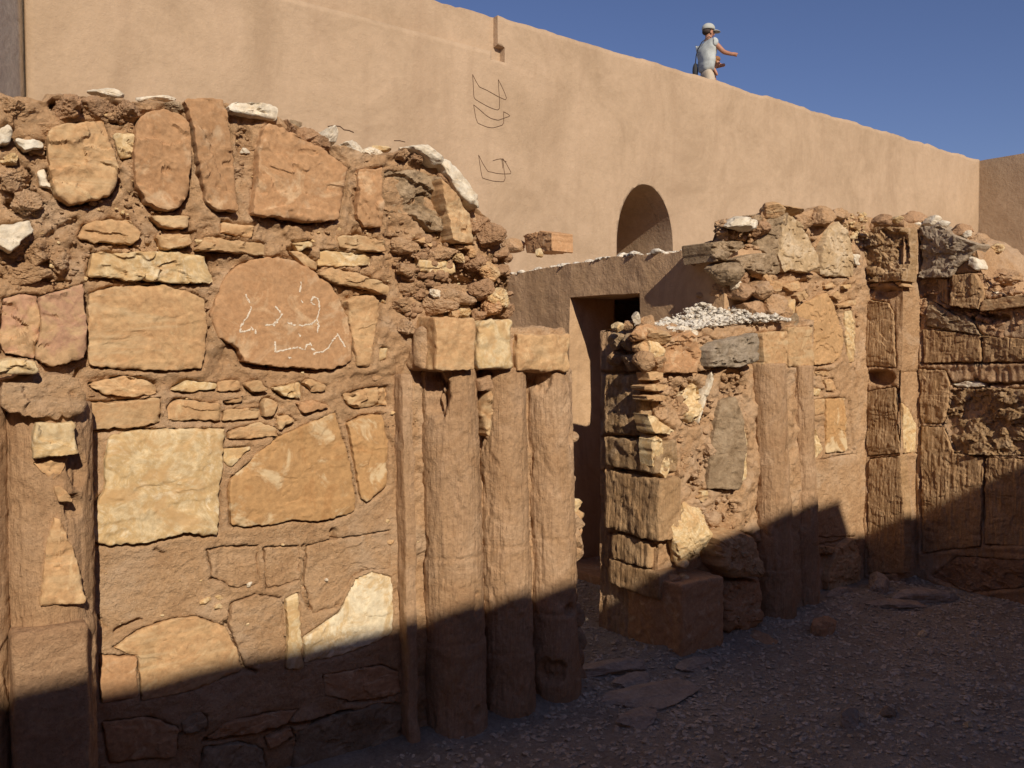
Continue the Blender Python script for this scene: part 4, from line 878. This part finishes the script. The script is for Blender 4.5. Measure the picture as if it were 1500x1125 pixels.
# recessed upper strip left of the step
ledge = [(TW0 - .5, -.3, ZLED), (XSTEP, -.3, ZLED), (XSTEP, .11, ZLED), (TW0 - .5, .11, ZLED)]
zlo = ZLED
V = [(x, yw(x) + dy, z) for z in (zlo, 7) for x, dy in ((TW0 - .5, -.3), (XSTEP, -.3), (XSTEP - .01, .10), (TW0 - .5, .10))]
boolean(body, cutter(V, [[3, 2, 1, 0], [4, 5, 6, 7], [0, 1, 5, 4], [1, 2, 6, 5], [2, 3, 7, 6], [3, 0, 4, 7]]))
V = [(x, yw(x) + dy, z) for z in (5.52, 5.72) for x, dy in ((XSTEP - .12, -.3), (XSTEP + .14, -.3), (XSTEP + .10, .10), (XSTEP - .12, .10))]
V[4] = (V[4][0], V[4][1], 5.80)
boolean(body, cutter(V, [[3, 2, 1, 0], [4, 5, 6, 7], [0, 1, 5, 4], [1, 2, 6, 5], [2, 3, 7, 6], [3, 0, 4, 7]]))
body.data.materials.clear(); body.data.materials.append(M['plaster'])
walk = Buf(); gridbox(walk, TW0, TW1, 9.94, 12.6, 5.2, 5.58, .5); v, f = walk.out(); v[:, 1] += .045 * (v[:, 0] - 8.0); link('walkway', v, f, M['plaster'], tw)
# boat drawings in thin dark line
def wline(name, strokes, wid=.0045):
    cu = bpy.data.curves.new(name, 'CURVE'); cu.dimensions = '3D'; cu.bevel_depth = wid; cu.bevel_resolution = 1; cu.materials.append(M['ink'])
    for st in strokes:
        px = [(660 + a * .17766, 90 + b * .17766) for a, b in st]; d = rays(px)
        pts = []
        for q in d:
            t = (yw(6.7)) / q[1]
            for _ in range(4): t = yw(q[0] * t) / q[1]
            X_, Z_ = q[0] * t, EYE + q[2] * t; pp = np.array([[X_, yw(X_), Z_]]); ww = float(.018 * fbm(pp, .8, 3, 201)[0] + .006 * fbm(pp, 4, 3, 202)[0]); pts.append((X_ - 8, yw(X_) - ww - .001 - 9.6, Z_))
        sp = cu.splines.new('POLY'); sp.points.add(len(pts) - 1)
        for s_, q in zip(sp.points, pts): s_.co = (*q, 1)
    ob = bpy.data.objects.new(name, cu); COL.objects.link(ob)
    bpy.context.view_layer.update(); me = bpy.data.meshes.new_from_object(ob.evaluated_get(bpy.context.evaluated_depsgraph_get())); bpy.data.objects.remove(ob)
    o = bpy.data.objects.new(name, me); COL.objects.link(o); o.parent = tw; return o
def rnd(st, k=3):
    s = [np.array(a, float) for a in st]; out = []
    for i in range(len(s) - 1):
        p0, p1, p2, p3 = s[max(i - 1, 0)], s[i], s[i + 1], s[min(i + 2, len(s) - 1)]
        for j in range(k):
            t = j / k; cr = .5 * ((2 * p1) + (-p0 + p2) * t + (2 * p0 - 5 * p1 + 4 * p2 - p3) * t * t + (-p0 + 3 * p1 - 3 * p2 + p3) * t ** 3); out.append(tuple(p1 + (p2 - p1) * t + .35 * (cr - (p1 + (p2 - p1) * t))))
    out.append(tuple(s[-1])); return out
wline('boat_drawing', [rnd([(180,108),(205,160),(235,210),(300,240),(350,268),(400,295),(450,316),(460,300),(430,225),(392,150)]), rnd([(392,150),(396,230),(402,300),(402,385),(385,400),(345,390),(300,370),(205,315),(190,290),(185,200),(180,108)])])
wline('boat_drawing', [rnd([(188,358),(240,400),(290,445),(330,470),(390,485),(440,468),(488,450),(465,430),(435,415)]), rnd([(435,415),(437,500),(425,525),(350,548),(300,542),(225,510),(208,470),(195,400),(188,358)])])
wline('boat_drawing', [rnd([(233,770),(270,845),(308,905),(340,912),(380,922),(440,927),(495,925),(498,910),(465,850),(430,800)]), rnd([(430,800),(440,880),(452,960),(440,990),(400,990),(350,985),(265,960),(250,890),(233,770)]), [(350,818),(380,808),(415,802),(440,806)], [(425,820),(432,880)], [(415,810),(440,815),(462,828)]])
def crackline(px, wid=.006):
    return [[((x - 660) / .17766, (y - 90) / .17766) for x, y in px]]
wline('plaster_crack', crackline([(480,185),(489,184),(498,185),(504,190),(511,191),(518,194)]), .006)
wline('plaster_crack', crackline([(577,206),(585,206),(593,208)]), .005)
# crumbs at the tall wall's crest
# side walls
lw = thing('side_wall', 'grey shaded plaster wall at the far left edge beside the tall wall', 'wall', (.6, 7, 0))
a, b = np.array([1.05, 9.62]), np.array([-.6, 5.2]); d = (a - b) / np.linalg.norm(a - b); nn = np.array([-d[1], d[0]])
zz = np.linspace(-.1, 6.6, 60); tt = np.linspace(0, 1, 60); V = []
for side in (0, -1.0):
    gt, gz = np.meshgrid(tt, zz, indexing='ij'); p = np.stack([b[0] + (a - b)[0] * gt.ravel() + nn[0] * (-side) * .5, b[1] + (a - b)[1] * gt.ravel() + nn[1] * (-side) * .5, gz.ravel()], 1)
    p[:, 0] += .015 * fbm(p, 1.2, 3, 210); V.append(p)
n = len(V[0]); F_ = gridf(60, 60, True).tolist() + (gridf(60, 60) + n).tolist(); g_ = np.arange(n).reshape(60, 60)
for i in range(59):
    F_.append([int(g_[i, -1]), int(g_[i, -1] + n), int(g_[i + 1, -1] + n), int(g_[i + 1, -1])]); F_.append([int(g_[0, i]), int(g_[0, i] + n), int(g_[0, i + 1] + n), int(g_[0, i + 1])])
link('plastered_wall', np.concatenate(V), F_, M['plasterG'], lw)
r2 = thing('side_wall', 'brown plastered wall at the far right, meeting the tall wall at a corner', 'wall', (21.4, 7, 0))
B = Buf(); gridbox(B, 21.05, 21.6, -3.0, 10.9, -.1, ZT, .15); v, f = B.out(); link('plastered_wall', v, f, M['plaster'], r2)
# courtyard wall behind the viewer: its ruined crest throws the shadow on the lower walls
cw = thing('courtyard_wall', 'long ruined courtyard wall behind the viewer that shades the lower walls', 'wall', (2, -2.8, 0))
TS = math.tan(R(SUN_EL)) / math.cos(R(SUN_AZ)); TX = math.tan(R(SUN_AZ)); YC = -2.6
HX = [(-9, 2.43), (.2, 2.43), (2.4, 2.44), (3.2, 2.46), (3.6, 2.56), (4.3, 2.66), (5.0, 2.74), (5.18, 2.76), (5.28, 2.50), (5.6, 2.48), (14, 2.47)]
def hx(x):   # x measured on the plane y=3.1
    return np.interp(x, [q[0] for q in HX], [q[1] for q in HX])
HOFF = 0.0
def topc(x, y):
    xs_ = np.asarray(x, float); q = np.stack([xs_, xs_ * 0, xs_ * 0], 1)
    return hx(xs_ + TX * (3.2 - YC)) + (.63 * 0 + TS) * (-YC) + (TS - .63) * 3.1 * -1 * 0 + HOFF + .012 * fbm(q, 3, 3, 221) - .0 * y
B = Buf(); mass(-9, 13, YC - .5, YC, topc, -.1, .04, .004, {}, buf=B, seed=500, us=np.linspace(-9, 13, 1100)); v, f = B.out(); link('rubble_body', v, f, M['mortar'], cw)
B = Buf(); gridbox(B, -4.0, -3.6, -2.6, 9, -.1, 4.4, .3); v, f = B.out()  # unseen wall added on the left to cut sky light in the shade
ew = link('sky_block_wall', v, f, M['plasterB'], None, loc=(-3.8, 3, 0)); tag(ew, 'unseen plastered wall left of the courtyard, added to block sky light', 'wall')

# ================================================================== LOOSE STONES
def loose(px, py, pl, r3, m, seed, label, name='loose_stone', facets=10, rough=.1, rot=0.0, off=(0, 0, 0), k=4, tilt=None, cat='stone'):
    c = W(px, py, pl) + np.array(off); o = rock(name, c, r3, m, seed, k=k, facets=facets, rough=rough, rot=rot, tiltm=tilt); tag(o, label, cat, 'loose stones lying on the wall tops'); return o
PT = front(3.2)
o = stone('flat_stone', front(3.09), [(333,153),(350,146),(405,151),(411,158),(409,177),(370,168),(337,163)], 'W', prot=.05, depth=.14, rough=.01, res=.008)
tag(o, 'long flat pale stone lying across the wall crest beside the tall leaning slab', 'stone')
loose(155, 138, PT, (.045, .04, .018), 'W', 31, 'smallest white stone on the crest above the broken tan slab', rough=.14)
loose(228, 150, PT, (.06, .05, .022), 'W', 32, 'flat white stone on the crest between the round slab and its left neighbour', rough=.14, tilt=Matrix.Rotation(-.1, 3, 'Y'))
loose(478, 203, PT, (.03, .05, .05), 'W', 33, 'thin white flake standing at the right end of a brown lump on the crest', tilt=Matrix.Rotation(.5, 3, 'Y'))
loose(432, 183, PT, (.03, .03, .018), 'G', 39, 'small grey stone on the sloping crest right of the flat pale stone')
loose(510, 218, PT, (.06, .05, .03), 'W', 34, 'lumpy white stone where the crest begins to slope down to the right', rough=.2)
loose(540, 226, PT, (.05, .05, .022), 'W', 35, 'low white stone in the dip of the crest, left of the yellow chip', rough=.2)
loose(558, 219, PT, (.04, .03, .013), 'C', 36, 'small yellow chip lying in the dip of the crest')
loose(618, 226, front(3.12), (.085, .07, .042), 'W', 37, 'large domed white stone at the top of the broken shoulder', rough=.1, tilt=Matrix.Rotation(.35, 3, 'Y'))
o = stone('plaster_sheet', front(3.08), [(643,230),(659,232),(683,257),(702,284),(703,305),(691,297),(670,280),(655,252)], 'W', prot=.03, depth=.06, rough=.008, res=.008)
tag(o, 'long white sheet of plaster sliding down the broken shoulder of the wall', 'plaster')
loose(1086, 328, front(3.42), (.12, .09, .045), 'W', 41, 'big white and grey boulder on the left end of the right wall crest', tilt=Matrix.Rotation(-.22, 3, 'Y'), rough=.14)
loose(1150, 308, front(3.46), (.14, .09, .03), 'T', 42, 'long tan slab capping the crest above the arched buff slab', tilt=Matrix.Rotation(.12, 3, 'Y'))
bx = stone('brick', left(4.2), [(764,345),(790,338),(808,341),(809,368),(768,371)], 'B', prot=.05, depth=.16, rough=.006)
tag(bx, 'orange brown block standing on the crest of the doorway wall', 'block')
loose(752, 362, left(4.12), (.09, .09, .06), 'mortar', 44, 'rounded earth lump beside the orange brown block on the doorway wall')
loose(790, 372, left(4.06), (.03, .03, .035), 'C', 45, 'small upright pale stone in front of the orange brown block')
loose(741, 375, left(4.06), (.03, .05, .04), 'W', 46, 'curved white shard left of the orange brown block')
loose(1056, 371-15, left(XD + .1), (.03, .04, .02), 'C', 47, 'little tan stone at the near end of the doorway wall crest')
loose(932, 466, front(3.4), (.03, .03, .03), 'W', 48, 'small white stone on top of the pier, nearest the dark doorway')
loose(945, 474, front(3.4), (.05, .05, .045), 'mortar', 49, 'brown stone on the pier top beside the small white one')
loose(904, 480, front(3.45), (.035, .035, .025), 'C', 50, 'pale chip at the far left corner of the pier top')
loose(920, 476, front(3.45), (.035, .035, .025), 'mortar', 54, 'brown chip near the left corner of the pier top')
loose(1160, 470, front(3.3), (.035, .03, .05), 'G', 51, 'blue grey pointed stone at the right end of the white rubble', facets=7)
loose(1000, 486, front(3.3), (.11, .08, .03), 'W', 52, 'flat white stone at the left end of the white rubble')
# on the ground
PG = Plane((0, 0, 0), (1, 0, 0), (0, 1, 0), (0, 0, 1))
def gstone(px, py, r3, m, seed, label, rot=0., **k):
    c = W(px, py, PG); c[2] += r3[2] * .2 + ground_z(c[0], c[1]); o = rock('ground_stone', c, r3, m, seed, k=4, facets=12, rough=.16, rot=rot, **k); tag(o, label, 'stone', 'stones lying on the gravel'); return o
M['gs'] = mat('dusty_ground_stone', [(.29, .22, .155), (.37, .29, .21), (.42, .335, .25)], 6, 50, .6, .005, var=.1)
gstone(890, 985, (.22, .07, .04), 'gs', 81, 'long reddish flat stone on the ground just left of the pier foot', rot=-.4)
gstone(925, 1000, (.12, .06, .025), 'gs', 82, 'small flat stone beside the long reddish one at the gap', rot=.2)
gstone(960, 1020, (.27, .11, .028), 'gs', 83, 'largest pale flat slab sunk in the gravel in front of the gap', rot=-.15)
gstone(1015, 980, (.12, .05, .025), 'gs', 84, 'dark flat stone on the gravel below the pier corner', rot=.1)
gstone(930, 1058, (.11, .07, .03), 'gs', 85, 'dusty brown stone in the gravel nearest the column feet')
gstone(1245, 1060, (.045, .04, .05), 'gs', 86, 'reddish upright stone alone on the open gravel')
gstone(1302, 1048, (.05, .03, .03), 'G', 87, 'dark grey stone right of the reddish upright stone')
gstone(1418, 1065, (.02, .02, .02), 'C', 88, 'tiny pale pebble on the gravel at the lower right')
gstone(1352, 930, (.03, .02, .025), 'C', 89, 'small pale stone on the gravel under the return wall')
gstone(1205, 925, (.09, .07, .07), 'B', 90, 'rounded boulder at the foot of the thin half column')
gstone(1310, 890, (.18, .06, .045), 'gs', 92, 'long flat stone lying at the foot of the stepped pilaster', rot=-.5)
gstone(1350, 880, (.22, .08, .06), 'gs', 93, 'low earth-covered stone at the foot of the return wall', rot=-.4)
gstone(1285, 868, (.12, .06, .07), 'gs', 94, 'leaning stone in the corner beside the stepped pilaster', rot=.5)
gstone(1230, 875, (.10, .04, .03), 'gs', 95, 'narrow flat stone below the recess right of the thin column')

# ================================================================== PEOPLE
def smat(name, c, r=.8):
    m = bpy.data.materials.new(name); m.use_nodes = True; nt = m.node_tree; b = nt.nodes['Principled BSDF']; b.inputs['Roughness'].default_value = r
    n = nt.nodes.new('ShaderNodeTexNoise'); n.inputs['Scale'].default_value = 12; cr = nt.nodes.new('ShaderNodeValToRGB')
    cr.color_ramp.elements[0].color = (*[k * .82 for k in c], 1); cr.color_ramp.elements[1].color = (*[min(1, k * 1.12) for k in c], 1)
    nt.links.new(n.outputs[0], cr.inputs[0]); nt.links.new(cr.outputs[0], b.inputs['Base Color']); return m
skin = smat('skin', (.42, .20, .12), .55); shirt = smat('grey_white_shirt', (.46, .49, .48)); trou = smat('beige_trousers', (.50, .42, .32)); capm = smat('grey_cap', (.42, .43, .40)); hairm = smat('dark_hair', (.04, .025, .02)); dark = smat('dark_cloth', (.03, .03, .035)); chair = smat('auburn_hair', (.28, .13, .05))
def skinmesh(name, pts, edges, rad, material, parent, root=0, sub=2):
    me = bpy.data.meshes.new(name); me.from_pydata(pts, edges, []); o = bpy.data.objects.new(name, me); COL.objects.link(o)
    o.modifiers.new('s', 'SKIN'); ss = o.modifiers.new('ss', 'SUBSURF'); ss.levels = ss.render_levels = sub
    for i, r in enumerate(rad): me.skin_vertices[0].data[i].radius = r if isinstance(r, tuple) else (r, r)
    for i in range(len(pts)): me.skin_vertices[0].data[i].use_root = (i == root)
    bpy.context.view_layer.update(); m2 = bpy.data.meshes.new_from_object(o.evaluated_get(bpy.context.evaluated_depsgraph_get())); bpy.data.objects.remove(o)
    m2.materials.clear(); m2.materials.append(material); m2.polygons.foreach_set('use_smooth', [True] * len(m2.polygons))
    o = bpy.data.objects.new(name, m2); COL.objects.link(o); o.parent = parent; return o
def ell(B, c, r, k=3, fn=None):
    v, f = ico(k); v = v * np.array(r)
    if fn: v = fn(v)
    B.add(v + np.array(c), f)
def pers_obj(name, B, m, parent):
    v, f = B.out(); me = bpy.data.meshes.new(name); me.from_pydata(v.tolist(), [], f.tolist()); me.polygons.foreach_set('use_smooth', [True] * len(me.polygons)); me.materials.append(m)
    o = bpy.data.objects.new(name, me); COL.objects.link(o); o.parent = parent; return o
# place: feet on the walkway behind the parapet
dr = rays([(1035, 110)])[0]; tp = 10.33 / dr[1]; mp_ = (dr[0] * tp, 10.33, 5.53)
pman = thing('person', 'man in grey cap, pale T-shirt and beige trousers pointing right on the tall wall', 'person', mp_)
# local axes: +x = facing direction
head = Buf()
def headshape(v):
    v = v.copy(); fwd = np.clip(v[:, 0], 0, 1); v[:, 1] *= 1 - .12 * (v[:, 2] < -.03); v[:, 2] -= .12 * fwd * (v[:, 2] < 0); return v
bd = skinmesh('body', [(0,0,.93),(.0,0,1.08),(.01,0,1.25),(.02,0,1.40),(.02,0,1.47),(.035,0,1.53),(.045,0,1.60),(.04,0,1.70),
      (.01,-.18,1.405),(.19,-.23,1.23),(.41,-.14,1.25),(.49,-.12,1.27),
      (.01,.18,1.405),(.10,.25,1.16),(.28,.16,1.10),(.36,.10,1.12),
      (.0,-.095,.90),(.03,-.10,.49),(-.01,-.105,.08),(.13,-.12,.03),(.0,.095,.90),(.02,.11,.49),(-.02,.11,.08),(.12,.13,.03),
      (.57,-.11,1.285),(.555,-.095,1.24),(.43,.06,1.13)],
      [(0,1),(1,2),(2,3),(3,4),(4,5),(5,6),(6,7),(3,8),(8,9),(9,10),(10,11),(3,12),(12,13),(13,14),(14,15),(0,16),(16,17),(17,18),(18,19),(0,20),(20,21),(21,22),(22,23),(11,24),(11,25),(15,26)],
      [(.07,.10),(.06,.09),(.065,.09),(.06,.09),.055,.055,(.086,.078),(.09,.08),.055,.042,.032,.034,.055,.042,.032,.034,.06,.058,.042,.035,.06,.058,.042,.035,.012,.012,.03], skin, pman)
for nm, c_, r_ in (('nose', (.135, 0, 1.60), (.022, .014, .022)), ('ear', (.035, -.078, 1.60), (.022, .012, .03)), ('ear', (.035, .078, 1.60), (.022, .012, .03)), ('mouth', (.122, 0, 1.562), (.008, .022, .007))):
    B = Buf(); ell(B, c_, r_, 2); pers_obj(nm, B, skin, pman)
sh = skinmesh('shirt', [(0,0,.90),(.0,0,1.08),(.01,0,1.25),(.02,0,1.41),(.02,0,1.46),(.01,-.18,1.41),(.09,-.215,1.345),(.01,.18,1.41),(.05,.215,1.31)], [(0,1),(1,2),(2,3),(3,4),(3,5),(5,6),(3,7),(7,8)],
      [(.135,.195),(.130,.195),(.145,.21),(.135,.19),.065,.085,.078,.085,.078], shirt, pman, sub=3)
for v_ in sh.data.vertices:
    q_ = np.array([v_.co[:]]); n_ = float(fbm(q_ * np.array([1, 1, .6]), 9, 3, 71)[0]) * .022 + float(fbm(q_ * np.array([.5, .5, 1.6]), 10, 2, 72)[0]) * .014
    v_.co = v_.co + v_.normal * n_
tr = skinmesh('trousers', [(0,0,.99),(0,0,.90),(.0,-.095,.84),(.03,-.10,.49),(-.01,-.105,.10),(.0,.095,.84),(.02,.11,.49),(-.02,.11,.10)], [(0,1),(1,2),(2,3),(3,4),(1,5),(5,6),(6,7)], [(.118,.165),(.125,.165),.105,.08,.07,.105,.08,.07], trou, pman)
B = Buf(); ell(B, (.03, 0, 1.685), (.118, .102, .092), 4, lambda v: np.where(v[:, 2:3] < -.025, np.concatenate([v[:, :2], np.full((len(v), 1), -.025)], 1), v))
ell(B, (.165, 0, 1.668), (.10, .082, .012), 3, lambda v: v - np.array([0, 0, 1]) * (v[:, :1] ** 2 * 2.5 + v[:, 1:2] ** 2 * 3)); pers_obj('cap', B, capm, pman)
B = Buf(); ell(B, (-.0, 0, 1.625), (.085, .083, .06), 3); pers_obj('hair', B, hairm, pman)
B = Buf(); ell(B, (.105, -.04, 1.628), (.03, .04, .016), 2); ell(B, (.105, .04, 1.628), (.03, .04, .016), 2); pers_obj('sunglasses', B, dark, pman)
face_dir = math.atan2(-.581 * .93 + .814 * .36, .814 * .93 + .581 * .36)
pman.rotation_euler = (0, 0, face_dir)
ch = thing('person', 'small child with auburn hair held against the chest of the man on the tall wall', 'person', tuple(np.array(mp_) + np.array([math.cos(face_dir) * .17 - math.sin(face_dir) * .12, math.sin(face_dir) * .17 + math.cos(face_dir) * .12, .74])))
ch.rotation_euler = (0, 0, face_dir)
skinmesh('body', [(0,0,.02),(0,0,.15),(0,0,.27),(.03,-.02,.32),(.09,-.04,.39),(.10,-.04,.45),(0,-.1,.27),(.02,-.13,.2),(.05,-.12,.16),(0,.1,.27),(.06,.13,.2),(.10,.05,.22),(.12,-.08,-.02),(.12,-.09,-.18),(.12,.08,-.02),(.12,.09,-.18)],
   [(0,1),(1,2),(2,3),(3,4),(4,5),(2,6),(6,7),(7,8),(2,9),(9,10),(10,11),(0,12),(12,13),(0,14),(14,15)], [(.075,.09),(.07,.085),(.065,.08),.032,(.075,.066),(.075,.066),.03,.025,.022,.03,.025,.022,.045,.03,.045,.03], skin, ch)
B = Buf(); ell(B, (.075, -.04, .47), (.08, .078, .055), 3); ell(B, (.035, -.04, .42), (.05, .07, .06), 3); pers_obj('hair', B, chair, ch)
B = Buf(); ell(B, (0, 0, .15), (.07, .085, .15), 3); pers_obj('shirt', B, smat('child_shirt', (.5, .25, .12)), ch)
B = Buf(); ell(B, (.168, -.04, .405), (.012, .01, .012), 2); pers_obj('nose', B, skin, ch)
bag = thing('shoulder_bag', 'dark shoulder bag hanging behind the left side of the man on the tall wall', 'bag', tuple(np.array(mp_) + np.array([0, 0, .95]))); bag.rotation_euler = (0, 0, face_dir)
B = Buf(); ell(B, (-.12, .17, .04), (.05, .05, .14), 3); pers_obj('pouch', B, dark, bag)
cu = [(-.12,.17,.16),(-.15,.10,.28),(-.155,.03,.38),(-.13,-.05,.47),(-.02,-.10,.56),(.10,-.08,.50),(.16,.02,.36),(.12,.16,.24),(-.02,.21,.16),(-.12,.17,.16)]
skinmesh('strap', cu, [(i, i + 1) for i in range(len(cu) - 1)], [(.009, .009)] * len(cu), dark, bag, sub=1)

for o in bpy.data.objects:
    if '_w' in o: del o['_w']
